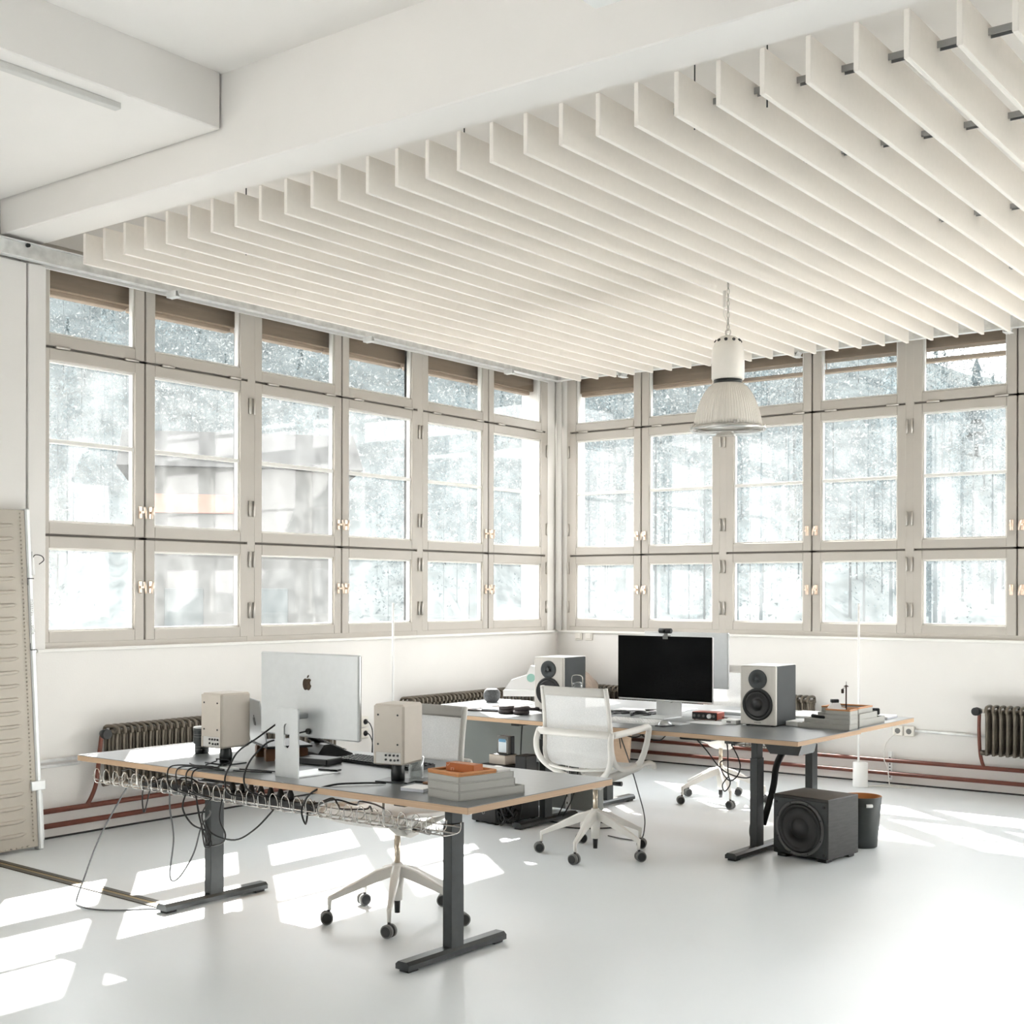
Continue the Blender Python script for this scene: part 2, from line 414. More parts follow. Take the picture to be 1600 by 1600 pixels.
# ------------------------------------------------------------------ windows
def window(n, fn, s0, s1, s2, hinge_left_first, blind='high'):
    """two columns (s0..s1, s1..s2) by three rows; fn(s, n, z) -> world, n pointing into the room"""
    root = inst('window_%d' % n, None); root['kind'] = 'structure'
    def bx(g, a0, a1, n0, n1, z0, z1, bev=0.0, mi=0):
        p, q = Vector(fn(a0, n0, z0)), Vector(fn(a1, n1, z1))
        g.bx(min(p.x, q.x), max(p.x, q.x), min(p.y, q.y), max(p.y, q.y), min(p.z, q.z), max(p.z, q.z), bev, mi)
    # fixed frame behind the sashes
    g = G()
    bx(g, s0, s0+.035, -.10, -.002, SILL, HEAD); bx(g, s2-.035, s2, -.10, -.002, SILL, HEAD)
    bx(g, s0+.035, s2-.035, -.10, -.004, SILL, SILL+.036)
    bx(g, s0+.035, s2-.035, -.10, -.004, HEAD-.03, HEAD)
    g.build('frame', 'frame', root)
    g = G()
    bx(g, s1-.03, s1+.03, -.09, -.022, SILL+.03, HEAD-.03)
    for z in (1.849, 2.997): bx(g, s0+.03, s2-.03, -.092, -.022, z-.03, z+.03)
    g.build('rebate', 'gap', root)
    g = G()
    for e in (s0, s2): bx(g, e-.035, e+.035, -.15, -.101, SILL, HEAD, .004)
    g.build('outer_post', 'extwall', root)
    rows = ((SILL+.034, 1.842, None), (1.857, 2.990, 2.425), (3.005, HEAD-.02, None))
    for ci, (a, b) in enumerate(((s0+.028, s1-.006), (s1+.006, s2-.028))):
        for ri, (z0, z1, mz) in enumerate(rows):
            w = .072
            g = G()
            bx(g, a, a+w, -.06, 0, z0, z1, .004); bx(g, b-w, b, -.06, 0, z0, z1, .004)
            bx(g, a+w, b-w, -.06, -.0005, z0, z0+w, .004); bx(g, a+w, b-w, -.06, -.0005, z1-w, z1, .004)
            # pale glazing bead
            k = .012
            bx(g, a+w, a+w+k, -.052, -.018, z0+w, z1-w, mi=1); bx(g, b-w-k, b-w, -.052, -.018, z0+w, z1-w, mi=1)
            bx(g, a+w+k, b-w-k, -.052, -.018, z0+w, z0+w+k, mi=1); bx(g, a+w+k, b-w-k, -.052, -.018, z1-w-k, z1-w, mi=1)
            if mz: bx(g, a+w, b-w, -.055, -.012, mz-.013, mz+.013, .003, 1)
            sash = g.build('sash', ['frame', 'bead'], root)
            cuts = [z0+w, mz, z1-w] if mz else [z0+w, z1-w]
            for q in range(len(cuts)-1):
                g = G(); bx(g, a+w+.004, b-w-.004, -.040, -.036, cuts[q]+.004, cuts[q+1]-.004)
                g.build('pane', 'pane_clear' if ri == 2 else 'pane', sash)
            if ri == 2:                                   # two butt hinges along the foot of the toplight
                for t in (.14, .80):
                    c = a+(b-a)*t
                    G().cyl(fn(c, .006, z0-.007), fn(c+.10, .006, z0-.007), .009, n=8).build('hinge', 'steel', sash)
            else:
                e = (a-.008) if ci == 0 else (b+.008)
                for t in ((.16, .80) if ri else (.2, .75)):
                    zz = z0+(z1-z0)*t
                    G().cyl(fn(e, .006, zz), fn(e, .006, zz+.11), .009, n=8).build('hinge', 'steel', sash)
                # twist handle on a small plate
                hs = (b-.034) if ci == 0 else (a+.034)
                hz = 2.02 if ri else 1.535
                g = G(); bx(g, hs-.014, hs+.014, 0, .006, hz-.04, hz+.04, .003)
                p = Vector(fn(hs, .006, hz)); q = Vector(fn(hs, .04, hz)); g.cyl(p, q, .008, n=8)
                d = -.022 if ci else .022
                g.tube([fn(hs+d*.2, .04, hz+.034), fn(hs+d*.6, .043, hz), fn(hs+d*.8, .042, hz-.042)], [.007, .008, .006], 6)
                g.build('handle', 'brass', sash)
        # external blind case seen through the toplight
        zc = 3.385 if blind == 'high' else 3.44
        g = G(); bx(g, a, b, -.30, -.14, zc, HEAD+.06, .004)
        blind_o = g.build('blind_case', 'blind', root)
        zr = zc-.03 if blind == 'high' else 3.335
        g = G(); bx(g, a+.01, b-.01, -.24, -.18, zr, zr+.034, .006)
        g.build('blind_rail', 'blindrail', blind_o)
        if blind != 'high':
            g = G()
            for e in (a+.03, b-.03): bx(g, e-.003, e+.003, -.213, -.207, zr+.03, zc)
            g.build('blind_cord', 'blindrail', blind_o)
    return root

LW = lambda s, n, z: (n, s, z)
RW = lambda s, n, z: (s, -n, z)
window(1, LW, -5.50, -4.695, -3.786, True)
window(2, LW, -3.786, -2.877, -1.968, True)
window(3, LW, -1.968, -1.059, -.165, True)
window(4, RW, .105, .912, 1.730, True)
window(5, RW, 1.730, 2.548, 3.366, True, 'low')
window(6, RW, 3.366, 4.184, 5.002, True, 'low')
window(7, RW, 5.002, 5.820, 6.640, True, 'low')
# roof edge outside that shades the toplights
g = G(); g.bx(-.75, -.3, -16.3, .75, 3.70, 4.5); g.bx(-.3, 12.8, .3, .75, 3.70, 4.5)
struct('trim_9', g, 'extwall')

# ------------------------------------------------------------------ baffle ceiling and its rails
root = thing('baffle_ceiling', 'suspended ceiling of white upright acoustic baffles hung in parallel rows', 'acoustic ceiling', (0, 0, 3.42))
me = None; brk = None
NB = 34
for i in range(NB):
    x = .427+.1885*i
    if me is None:
        o = G().bx(-.011, .011, -5.455, -.26, 0, .18, .0025).build('baffle', 'baffle', root, (x, 0, 0)); me = o.data
    else: o = inst('baffle', me, root, (x, 0, 0))
    if i < NB-1:
        for yy in (-5.15, -4.25, -2.9, -1.6, -.6):
            if brk is None:
                g = G(); g.bx(.0115, .1765, -.018, .018, .152, .156); g.bx(.0115, .1765, -.018, -.015, .13, .152); g.bx(.0115, .1765, .015, .018, .13, .152)
                b = g.build('hanger_channel', 'alu_dark', o, (0, yy, 0)); brk = b.data
            else: inst('hanger_channel', brk, o, (0, yy, 0))
for xx, yy in ((1.2, -4.9), (3.0, -5.1), (4.3, -5.15), (4.66, -5.2), (5.7, -5.0), (2.2, -2.0), (5.0, -2.0)):
    G().cyl((xx, yy, .05), (xx, yy, .54), .0035, n=6).build('hanger_rod', 'legmetal', root)

def rail(label, along, a0, a1, at, clips):
    t = thing('ceiling_rail', label, 'rail', (0, 0, 0))
    g = G()
    if along == 'y':
        g.bx(at, at+.006, a0, a1, 3.47, 3.575); g.bx(at+.006, at+.055, a0, a1, 3.47, 3.476); g.bx(at+.006, at+.03, a0, a1, 3.569, 3.575)
    else:
        g.bx(a0, a1, at-.006, at, 3.47, 3.575); g.bx(a0, a1, at-.055, at-.006, 3.47, 3.476); g.bx(a0, a1, at-.03, at-.006, 3.569, 3.575)
    g.build('channel', 'galv', t)
    k = a0+.15
    while k < a1-.1:
        if along == 'y': G().cyl((at+.006, k, 3.56), (at+.022, k, 3.56), .013, n=10).build('bolt', 'black', t)
        else: G().cyl((k, at-.006, 3.56), (k, at-.022, 3.56), .013, n=10).build('bolt', 'black', t)
        k += .42
    for c in clips:
        g = G()
        if along == 'y':
            g.bx(at+.02, at+.11, c-.025, c-.021, 3.435, 3.47); g.bx(at+.02, at+.11, c-.025, c+.03, 3.43, 3.435); g.box((at+.06, c+.01, 3.45), (.09, .004, .05), rot=Matrix.Rotation(.5, 3, 'X'))
        else:
            g.bx(c-.025, c-.021, at-.11, at-.02, 3.435, 3.47); g.bx(c-.025, c+.03, at-.11, at-.02, 3.43, 3.435); g.box((c+.01, at-.06, 3.45), (.004, .09, .05), rot=Matrix.Rotation(.5, 3, 'Y'))
        g.build('clip', 'galv', t)
rail('galvanised steel channel running along the top of the left windows', 'y', -7.0, -.08, .052, (-4.56, -2.70, -.91))
rail('galvanised steel channel running along the top of the right windows', 'x', .10, 8.0, -.10, (.82, 2.49, 4.16))

# thin strip under the left ceiling bay and a white panel lamp up in the front bay
tag(G().bx(1.815, 1.86, -9.0, -6.25, 3.77, 3.80, .003).build('cable_duct', 'traytop'), 'thin grey strip under the lower ceiling at top left', 'cable duct')
tag(G().bx(4.425, 5.7, -7.8, -6.11, 3.60, 3.66, .004).build('ceiling_panel', 'white'), 'white flat ceiling panel cut off by the top of the picture', 'ceiling panel')

# ------------------------------------------------------------------ pendant lamp
t = thing('pendant_lamp', 'industrial bell pendant lamp with beige shade hanging on a chain', 'lamp', (3.2, -2.73, 0))
g = G().lathe([(.0, 3.112), (.025, 3.112), (.05, 3.104), (.078, 3.075), (.097, 3.03), (.102, 2.97), (.102, 2.845), (.098, 2.836), (.0, 2.84)], n=36)
hs = g.build('housing', 'lampmetal', t)
for k in range(10):
    a = 2*math.pi*k/10; c = Vector((math.cos(a)*.080, math.sin(a)*.080, 3.078)); d = Vector((math.cos(a), math.sin(a), .75)).normalized()
    G().cyl(c-d*.004, c+d*.003, .0105, n=10).build('vent_hole', 'dark', hs)
G().lathe([(.07, 2.84), (.088, 2.835), (.088, 2.812), (.07, 2.80)], n=32).build('neck', 'legmetal', t)
prof = [(.085, 2.812), (.118, 2.79), (.148, 2.75), (.172, 2.70), (.192, 2.64), (.207, 2.575), (.213, 2.545), (.209, 2.545), (.203, 2.575), (.188, 2.64), (.168, 2.70), (.144, 2.748), (.114, 2.786), (.082, 2.808)]
sh = G().lathe(prof, n=72).build('shade', 'lampmetal', t)
g = G()
for k in range(72):                                      # ribs of the prismatic shade
    a = 2*math.pi*k/72
    g.tube([(math.cos(a)*(r+.0005), math.sin(a)*(r+.0005), z) for r, z in prof[:7]], .0022, 4)
g.build('ribs', 'lampmetal', sh)
G().lathe([(.213, 2.545), (.232, 2.54), (.236, 2.522), (.226, 2.515), (.205, 2.52), (.205, 2.54), (.213, 2.545)], n=48).build('rim', 'wire', t)
G().lathe([(.226, 2.519), (.19, 2.503), (.10, 2.495), (0, 2.493)], n=40).build('cover_glass', 'lampglass', t)
for a in (.6, 2.2, 3.9, 5.4):
    G().box((math.cos(a)*.222, math.sin(a)*.222, 2.545), (.02, .03, .03), .004, rot=Matrix.Rotation(a, 3, 'Z')).build('clip', 'steel', t)
G().tube([(.018*math.cos(a), 0, 3.132+.02*math.sin(a)) for a in [2*math.pi*k/16 for k in range(16)]], .0045, 6, closed=True).build('eye_ring', 'steel', t)
chain = inst('chain', None, t)
lk = None
for k in range(17):
    z = 3.166+k*.037
    if lk is None:
        pts = [(.007*math.cos(a), 0, .021*math.sin(a)) for a in [2*math.pi*q/12 for q in range(12)]]
        lk = G().tube(pts, .0028, 5, closed=True).build('link', 'wire', chain, (0, 0, z)).data
    else: inst('link', lk, chain, (0, 0, z), (math.pi/2 if k % 2 else 0))
g = G(); g.box((-.03, .01, 3.345), (.022, .012, .11), .004); g.tube(spline([(-.03, .01, 3.29), (-.035, .01, 3.25), (-.012, .005, 3.20), (-.01, .004, 3.11)]), .003, 5)
g.build('cable', 'socket', t)

# ------------------------------------------------------------------ radiators
def radiator(label, along, a0, nsec, valve=True):
    P = .0502
    t = thing('radiator', label, 'radiator', (0, 0, 0))
    sec = None
    g = G()
    for d in (.075, .112, .149, .186):
        g.tube([(d, 0, .30), (d, 0, .335), (d, 0, .35), (d, 0, .585), (d, 0, .60), (d, 0, .64)], [.0125, .0125, .0105, .0105, .0125, .0125], 8)
    for z in (.315, .625):
        g.tube([(.068, 0, z), (.193, 0, z)], .013, 8, flat=1.0)
        g.cyl((.10, -.025, z), (.10, .025, z), .014, n=8)
    g.tube(spline([(.058, 0, .62), (.066, 0, .655), (.10, 0, .664), (.16, 0, .664), (.196, 0, .655), (.204, 0, .62)], 3), .0115, 6)
    first = True
    for i in range(nsec):
        s = a0+P*(i+.5)
        if along == 'y': loc, rz = (0, s, 0), 0
        else: loc, rz = (s, 0, 0), -math.pi/2
        if first: o = g.build('radiator_section', 'radiator', t, loc, rz); sec = o.data; first = False
        else: inst('radiator_section', sec, t, loc, rz)
    if valve:
        g = G()
        f = (lambda d, s, z: (d, s, z)) if along == 'y' else (lambda d, s, z: (s, -d, z))
        g.cyl(f(.13, a0+.005, .625), f(.13, a0-.045, .625), .016, n=10)
        v = g.build('valve', 'steel', t)
        g = G(); g.tube([f(.13, a0-.04, .625), f(.17, a0-.05, .625), f(.205, a0-.055, .625)], [.022, .032, .03], 14)
        g.build('valve_knob', 'black', v)
        G().cyl(f(.13, a0+.002, .315), f(.13, a0-.035, .315), .02, n=8).build('plug', 'radiator', t)
    return t
radiator('bronze column radiator on the left wall behind the near desk, at its left end', 'y', -5.07, 39)
radiator('bronze column radiator on the left wall behind the far desk, near the corner', 'y', -2.29, 39, False)
radiator('bronze column radiator on the window wall half hidden by the black monitor', 'x', .52, 42, False)
radiator('bronze column radiator cut off by the right edge of the picture', 'x', 3.995, 22)

def pipe(label, pts, riser=None, brackets=()):
    t = tag(G().tube(pts, .0165, 10).build('heating_pipe', 'pipe'), label, 'pipe')
    if riser: G().tube(spline(riser, 5), .0135, 10).build('riser', 'pipe', t)
    for b in brackets: G().box(b, (.03, .03, .05), .003).build('bracket', 'galv', t)
    return t
pipe('upper red-brown heating pipe along the left wall with a riser to the radiator', [(.06, -7.0, .178), (.06, -.06, .178)],
     [(.13, -5.115, .62), (.12, -5.125, .50), (.10, -5.13, .33), (.075, -5.145, .24), (.06, -5.175, .178)])
pipe('lower red-brown heating pipe along the left wall just above the floor', [(.06, -7.0, .088), (.06, -.06, .088)])
pipe('upper red-brown heating pipe along the right wall with a riser at right', [(.06, -.06, .192), (9, -.06, .192)],
     [(3.95, -.13, .61), (3.945, -.12, .48), (3.945, -.10, .33), (3.95, -.075, .25), (3.965, -.06, .192)])
pipe('lower red-brown heating pipe along the right wall just above the floor', [(.06, -.06, .09), (9, -.06, .09)])
t = tag(G().bx(3.215, 3.245, -.046, -.03, .035, .26, .003).build('pipe_bracket', 'galv'), 'perforated steel bracket holding the pipes on the right wall', 'bracket')
g = G()
for k in range(7): g.cyl((3.23, -.0461, .06+k*.025), (3.23, -.0475, .06+k*.025), .006, n=8)
g.build('bracket_hole', 'dark', t)

# conduits, sockets, switches
for z, w in ((.477, 'upper'), (.444, 'lower')):
    tag(G().tube([(.018, -7, z), (.018, -5.20, z)], .010, 8).build('conduit', 'galv'), w+' of two thin metal conduits on the left wall beside the leaning panel', 'conduit')
tag(G().tube([(3.42, -.016, .432), (3.98, -.016, .425)], .011, 8).build('conduit', 'galv'), 'thin metal conduit from the wall socket to the right radiator', 'conduit')
def socket(label, fn, s, z, plug=False):
    p = lambda a, d, h: fn(s+a, d, z+h)
    g = G(); a, b = Vector(p(-.04, 0, -.04)), Vector(p(.04, .03, .04))
    g.bx(min(a.x, b.x), max(a.x, b.x), min(a.y, b.y), max(a.y, b.y), a.z, b.z, .006)
    o = tag(g.build('wall_socket', 'socket'), label, 'socket')
    G().cyl(p(0, .0302, 0), p(0, .0312, 0), .022, n=14).build('socket_well', 'dark' if plug else 'castergrey', o)
    if plug:
        tag(G().tube(spline([p(0, .0315, 0), p(0, .06, 0), p(.02, .07, -.03), p(.05, .06, -.10), p(.05, .05, -.3)]), [.02]*3+[.004]*22, 8).build('plug_cable', 'black'), 'black plugged cable of '+label.replace('on the left wall ', ''), 'cable')
    return o
socket('upper double socket on the left wall beside the near display', LW, -2.645, .50, True)
socket('lower double socket on the left wall beside the near display', LW, -2.645, .41, True)
socket('left socket of the pair low on the right wall', RW, 3.285, .425)
socket('right socket of the pair with a switch on the right wall', RW, 3.375, .425)
for k, (x, w) in enumerate(((.245, 'left'), (.36, 'right'))):
    o = tag(G().bx(x-.04, x+.04, -.012, 0, 1.068, 1.15, .003).build('light_switch', 'socket'), w+' white light switch under the window by the room corner', 'switch')
    G().bx(x-.025, x+.025, -.018, -.012, 1.082, 1.136, .003).build('rocker', 'socket', o)

# ------------------------------------------------------------------ leaning ribbed panel, floor strip
ang = math.atan2(.155, 2.0)
t = thing('ribbed_panel', 'cream ribbed sheet metal panel leaning against the left wall', 'panel', (.262, -5.60, 0))
t.rotation_euler = (0, -ang, 0)
G().bx(-.045, -.008, -1.25, -.03, .02, 1.99, .004).build('sheet', 'panel', t)
g = G()
for k in range(24):                                       # pressed ribs, each ending in a rounded nose
    z = .10+k*.078
    g.tube([(-.008, -1.22, z), (-.008, -.17, z), (-.008, -.13, z+.004), (-.009, -.11, z+.006)], [.012, .012, .010, .003], 6)
g.build('ribs', 'panel', t)
G().bx(-.06, .004, -.032, 0, 0, 2.0, .008).build('rim', 'panelrim', t)
g = G()
for k in range(84): g.box((-.004, -.062, .06+k*.023), (.012, .012, .011), .003)
g.build('edge_beading', 'panel', t)
g = G()
for k in range(30): g.box((-.004, -.1-k*.035, .03), (.010, .016, .010), .003)
g.build('foot_beading', 'panel', t)
for z0, z1 in ((1.03, 1.30), (.35, .78), (1.33, 1.62)): G().bx(-.066, -.052, 0, .028, z0, z1, .003).build('tape_tab', 'tan', t)
for z0, z1 in ((.05, .33),): G().bx(-.06, -.01, 0, .012, z0, z1, .003).build('end_channel', 'panelrim', t)
G().bx(-.01, .010, -.07, .02, .345, .40, .003).build('clasp', 'panelrim', t)
def text(body, size, parent, loc, rot, m, name='lettering'):
    c = bpy.data.curves.new(name, 'FONT'); c.body = body; c.size = size; c.extrude = .0004; c.align_x = 'CENTER'; c.align_y = 'CENTER'
    o = bpy.data.objects.new(name, c); COL.objects.link(o)
    dg = bpy.context.evaluated_depsgraph_get(); me = bpy.data.meshes.new_from_object(o.evaluated_get(dg)); bpy.data.objects.remove(o)
    me.materials.clear(); me.materials.append(M[m])
    k = inst(name, me, parent, loc); k.rotation_euler = rot
    return k
text('misstrau . . . stille', .030, t, (.0046, -.016, 1.36), (R(90), R(90), R(90)), 'castergrey')
g = G()
for z, d in ((1.585, -1), (1.165, 1)):
    g.bx(.004, .0052, -.040, .004, z-.003, z+.003); g.bx(.004, .0052, -.040, -.036, min(z, z+d*.04), max(z, z+d*.04))
g.build('frame_marks', 'black', t)
cable([(.135, -5.60, 1.70), (.14, -5.585, 1.72), (.15, -5.55, 1.715), (.15, -5.535, 1.69), (.14, -5.56, 1.665)], .003, 'thin black wire loop at the edge of the leaning ribbed panel')
tag(G().cyl((.14, -5.598, 1.60), (.128, -5.598, 1.74), .012, .006, n=10).build('tube', 'lampglow'), 'white tube end beside the ribbed panel rim', 'tube')

t = thing('floor_joint', 'bronze and brass expansion strip crossing the floor at left', 'floor strip', (1.17, -6.02, 0))
t.rotation_euler = (0, 0, math.atan2(-6.053+5.981, 1.943-.421))
for y0, m in ((-.045, 'stripdark'), (.012, 'stripdark')): G().bx(-1.2, .80, y0, y0+.033, 0, .005, .001).build('edge_strip', m, t)
G().bx(-1.2, .80, -.012, .012, 0, .0035, .001).build('brass_insert', 'gold', t)

# ------------------------------------------------------------------ chairs
PROF = [(-.228, .972), (-.205, .86), (-.188, .74), (-.182, .64), (-.178, .60), (-.152, .545), (-.088, .515), (.02, .510), (.13, .520), (.205, .523), (.255, .508), (.27, .482)]
PS = spline([(0, y, z) for y, z in PROF], 4)
def hw(i): return .214+.02*min(1, i/20)
def make_chair(label, arms, a0, face):
    t = thing('office_chair', label, 'chair')
    n = len(PS)-1
    def srf(u, v):
        i = min(n-1, int(u*n)); f = u*n-i; p = PS[i].lerp(PS[i+1], f); w = hw(u*n)
        s = v*2-1; sag = (1-s*s)
        tt = (PS[min(i+1, n)]-PS[max(i-1, 0)]).normalized(); nn = Vector((0, tt.z, -tt.y))
        p = p - nn*(-.012*sag if u < .45 else .012*sag)*0 + Vector((0, -.018*sag if u < .4 else 0, -.014*sag if u > .5 else 0))
        return (s*w, p.y, p.z)
    G().sheet(srf, n, 10).build('mesh_cover', 'mesh', t)
    k = 2
    G().sheet(lambda u, v: (lambda q: (q[0], q[1]-.004, q[2]))(srf(u*k*1.05/n, v)), 5, 10, thick=.006).build('head_band', 'meshband', t)
    for sg in (-1, 1):
        pts = [Vector((sg*hw(i), p.y, p.z)) for i, p in enumerate(PS)]
        G().tube(pts, .0135, 8).build('side_rail', 'chair', t)
    pts = [Vector((x, -.222+.10*x*x-.012*(1-(x/.25)**2), .715)) for x in [-.25+.05*k for k in range(11)]]
    G().tube(pts, [.017]*11, 8, flat=1.25, up=(0, 0, 1)).build('crossbar', 'chair', t)
    pts = [Vector((x, -.165-.07*(1-(x/.23)**2), -.0+.525-.015*(1-(x/.23)**2))) for x in [-.23+.046*k for k in range(11)]]
    G().tube(pts, .009, 6).build('lower_crossbar', 'chair', t)
    for sg in (-1, 1):
        G().tube(spline([(sg*.245, -.215, .725), (sg*.252, -.235, .66), (sg*.245, -.222, .58), (sg*.20, -.18, .51), (sg*.10, -.10, .44), (sg*.05, -.05, .41)], 5), .0155, 8, flat=1.1).build('back_strut', 'chair', t)
        if arms:
            G().tube(spline([(sg*.245, -.20, .712), (sg*.268, -.10, .722), (sg*.285, .02, .735), (sg*.29, .095, .74), (sg*.285, .118, .715), (sg*.272, .105, .62), (sg*.252, .085, .545), (sg*.236, .075, .525)], 5), .0175, 8, flat=1.1).build('armrest', 'chair', t)
        G().tube([(sg*.04, -.02, .415), (sg*.20, .13, .498), (sg*.225, .15, .515)], [.018, .014, .012], 6, flat=1.5, up=(0, 0, 1)).build('seat_strut', 'chair', t)
        lv = G().cyl((sg*.05, -.03, .415), (sg*.12, -.02, .418), .008, n=8).build('lever', 'black', t)
        G().tube([(sg*.11, -.02, .418), (sg*.15, -.015, .419), (sg*.185, -.01, .42)], [.010, .012, .014], 10).build('lever_grip', 'black' if arms else 'castergrey', lv)
    g = G(); g.prism([(-.11, .445), (.17, .500), (.185, .488), (.07, .405), (-.03, .375), (-.085, .385)], -.055, .055, fn=lambda a, b, h: (h, a, b))
    g.build('mechanism', 'chair', t)
    G().cyl((0, 0, .235), (0, 0, .39), .0145, n=14).build('gas_lift', 'gas', t)
    b = G().lathe([(.0, .262), (.022, .262), (.028, .25), (.034, .21), (.026, .14), (.023, .09), (.0, .09)], n=18).build('base_hub', 'chair', t)
    G().cyl((0, 0, .032), (0, 0, .09), .0125, .015, n=12).build('lift_end', 'black', b)
    for k in range(5):
        a = a0+k*2*math.pi/5; d = Vector((math.cos(a), math.sin(a), 0)); pz = Vector((0, 0, 1)); sd = d.cross(pz)
        g = G()
        prof = [(.015, .255, .205, .020), (.10, .232, .178, .019), (.22, .172, .137, .014), (.30, .133, .108, .011), (.318, .126, .09, .0105)]
        rings = []
        for r, zt, zb, w in prof:
            rings.append([g.bm.verts.new(d*r+sd*q*w+pz*z) for q, z in ((-1, zt-.004), (-.6, zt), (.6, zt), (1, zt-.004), (.8, zb), (-.8, zb))])
        for A, B in zip(rings, rings[1:]):
            for q in range(6): g.bm.faces.new((A[q], A[(q+1) % 6], B[(q+1) % 6], B[q]))
        g.bm.faces.new(rings[0]); g.bm.faces.new(rings[-1][::-1])
        g.tube([d*.312+pz*.12, d*.312+pz*.066], [.0105, .009], 8)
        leg = g.build('base_leg', 'chair', t)
        ca = face+[.25, -.15, .5, .1, -.6][k]; ax = Vector((math.cos(ca), math.sin(ca), 0)); c = d*.325+pz*.0305
        g = G()
        for s in (-1, 1): g.tube([c+ax*s*.006, c+ax*s*.022, c+ax*s*.0235], [.0295, .0295, .024], 18)
        cs = g.build('caster', 'castergrey', leg)
        g = G()
        for s in (-1, 1): g.cyl(c+ax*s*.0238, c+ax*s*.0252, .023, n=16)
        g.tube([d*.312+pz*.068, c+pz*.012], [.008, .006], 6)
        g.build('caster_cap', 'black', cs)
    return t
ch = make_chair('white mesh swivel chair with armrests pulled up to the far desk', True, R(-5.8), R(-55)); ch.location = (2.887, -3.749, 0)
ch = make_chair('white mesh swivel chair pushed under the near desk, facing the camera', False, R(17.5-180), R(-48+180)); ch.location = (2.991, -5.564, 0); ch.rotation_euler = (0, 0, math.pi)
ch = make_chair('white mesh swivel chair behind the far desks by the window wall', False, R(22-180), R(-62+180)); ch.location = (2.576, -1.63, 0); ch.rotation_euler = (0, 0, math.pi)

# ------------------------------------------------------------------ desks
TOP = .72
def desk(label, cx, cy, w, d, rz, lx, ly=0.0, basket=True):
    t = thing('desk', label, 'desk', (cx, cy, 0), rz)
    G().bx(-w/2, w/2, -d/2, d/2, TOP-.0275, TOP-.003, .001).build('desk_top', 'ply', t)
    G().bx(-w/2, w/2, -d/2, d/2, TOP-.003, TOP, .0005).build('desk_surface', 'lino', t)
    for sg in (-1, 1):
        x = lx*sg
        g = G(); g.bx(x-.024, x+.024, ly-.04, ly+.04, .04, .55, .002)
        lg = g.build('leg', 'legmetal', t)
        G().bx(x-.020, x+.020, ly-.034, ly+.034, .55, TOP-.06, .002).build('inner_column', 'legmetal', lg)
        g = G(); g.prism([(-.036, .012), (-.036, .032), (-.022, .044), (.022, .044), (.036, .032), (.036, .012)], ly-.31, ly+.31, fn=lambda a, b, h: (x+a, h, b))
        ft = g.build('foot', 'legmetal', lg)
        for yy in (-.27, .27): G().bx(x-.025, x+.025, ly+yy-.03, ly+yy+.03, 0, .0119, .002).build('foot_pad', 'rubber', lg)
        g = G(); g.bx(x-.03, x+.03, ly-.33, ly+.33, TOP-.06, TOP-.0276, .002); g.build('top_bracket', 'legmetal', lg)
    g = G(); g.bx(-lx, lx, ly-.05, ly-.02, TOP-.06, TOP-.029); g.bx(-lx, lx, ly+.02, ly+.05, TOP-.06, TOP-.029)
    g.build('crossbeam', 'legmetal', t)
    return t
near = desk('near desk with dark top and pale plywood edge carrying the rear of a silver display', 2.8145, -5.8375, 2.445, .95, R(-1.1), .765, -.02)
far = desk('far desk with black monitor, its dark top facing the camera side', 2.845, -3.19, 2.50, .815, R(-1.5), .765, .06)
back = desk('rear desk set behind the far desk with pale trays at its right end', 2.79, -2.338, 2.60, .86, R(-.9), .775, .06)
# control boxes under the tops
g = G(); g.bx(-.62, -.36, -.24, -.02, TOP-.10, TOP-.0605, .006); g.build('control_box', 'black', near)
# wire cable basket slung under the near edge of the near desk
g = G()
x0, x1 = -1.15, 1.05
for yy, zz in ((-.43, .605), (-.40, .585), (-.34, .585), (-.31, .605)): g.tube([(x0, yy, zz), (x1, yy, zz)], .0028, 5)
N = 30
for k in range(N+1):
    x = x0+(x1-x0)*k/N
    g.tube(spline([(x, -.31, .625), (x, -.31, .60), (x, -.33, .585), (x, -.41, .585), (x, -.43, .60), (x-.004, -.435, .625)], 3), .0022, 5)
    if k < N:                                             # upright wire loops along the front
        xa, xb = x+.008, x+.058
        g.tube(spline([(xa, -.432, .60), (xa+.002, -.437, .635), (xa+.014, -.438, .655), (x+.034, -.437, .658), (xb-.008, -.437, .645), (xb, -.435, .62), (xb-.004, -.432, .598)], 3), .0022, 5)
for x in (-.9, -.1, .7):
    g.cyl((x, -.37, .587), (x, -.37, TOP-.0276), .005, n=6)
g.build('cable_basket', 'wire', near, kind=None)
g = G(); x0, x1 = .55, 1.0
for yy, zz in ((.20, .60), (.24, .585), (.32, .585)): g.tube([(x0, yy, zz), (x1, yy, zz)], .003, 5)
for k in range(6):
    x = x0+(x1-x0)*k/5; g.tube([(x, .20, TOP-.028), (x, .20, .60), (x, .24, .585), (x, .32, .585), (x, .345, .64)], .0025, 5)
g.build('cable_basket', 'wire', far)

def nd(x, y, z=TOP):                                      # point on the near desk in world space from desk coordinates
    a = R(-1.1); return (2.8145+x*math.cos(a)-y*math.sin(a), -5.8375+x*math.sin(a)+y*math.cos(a), z)
def nw(pts): return [nd(*p) for p in pts]

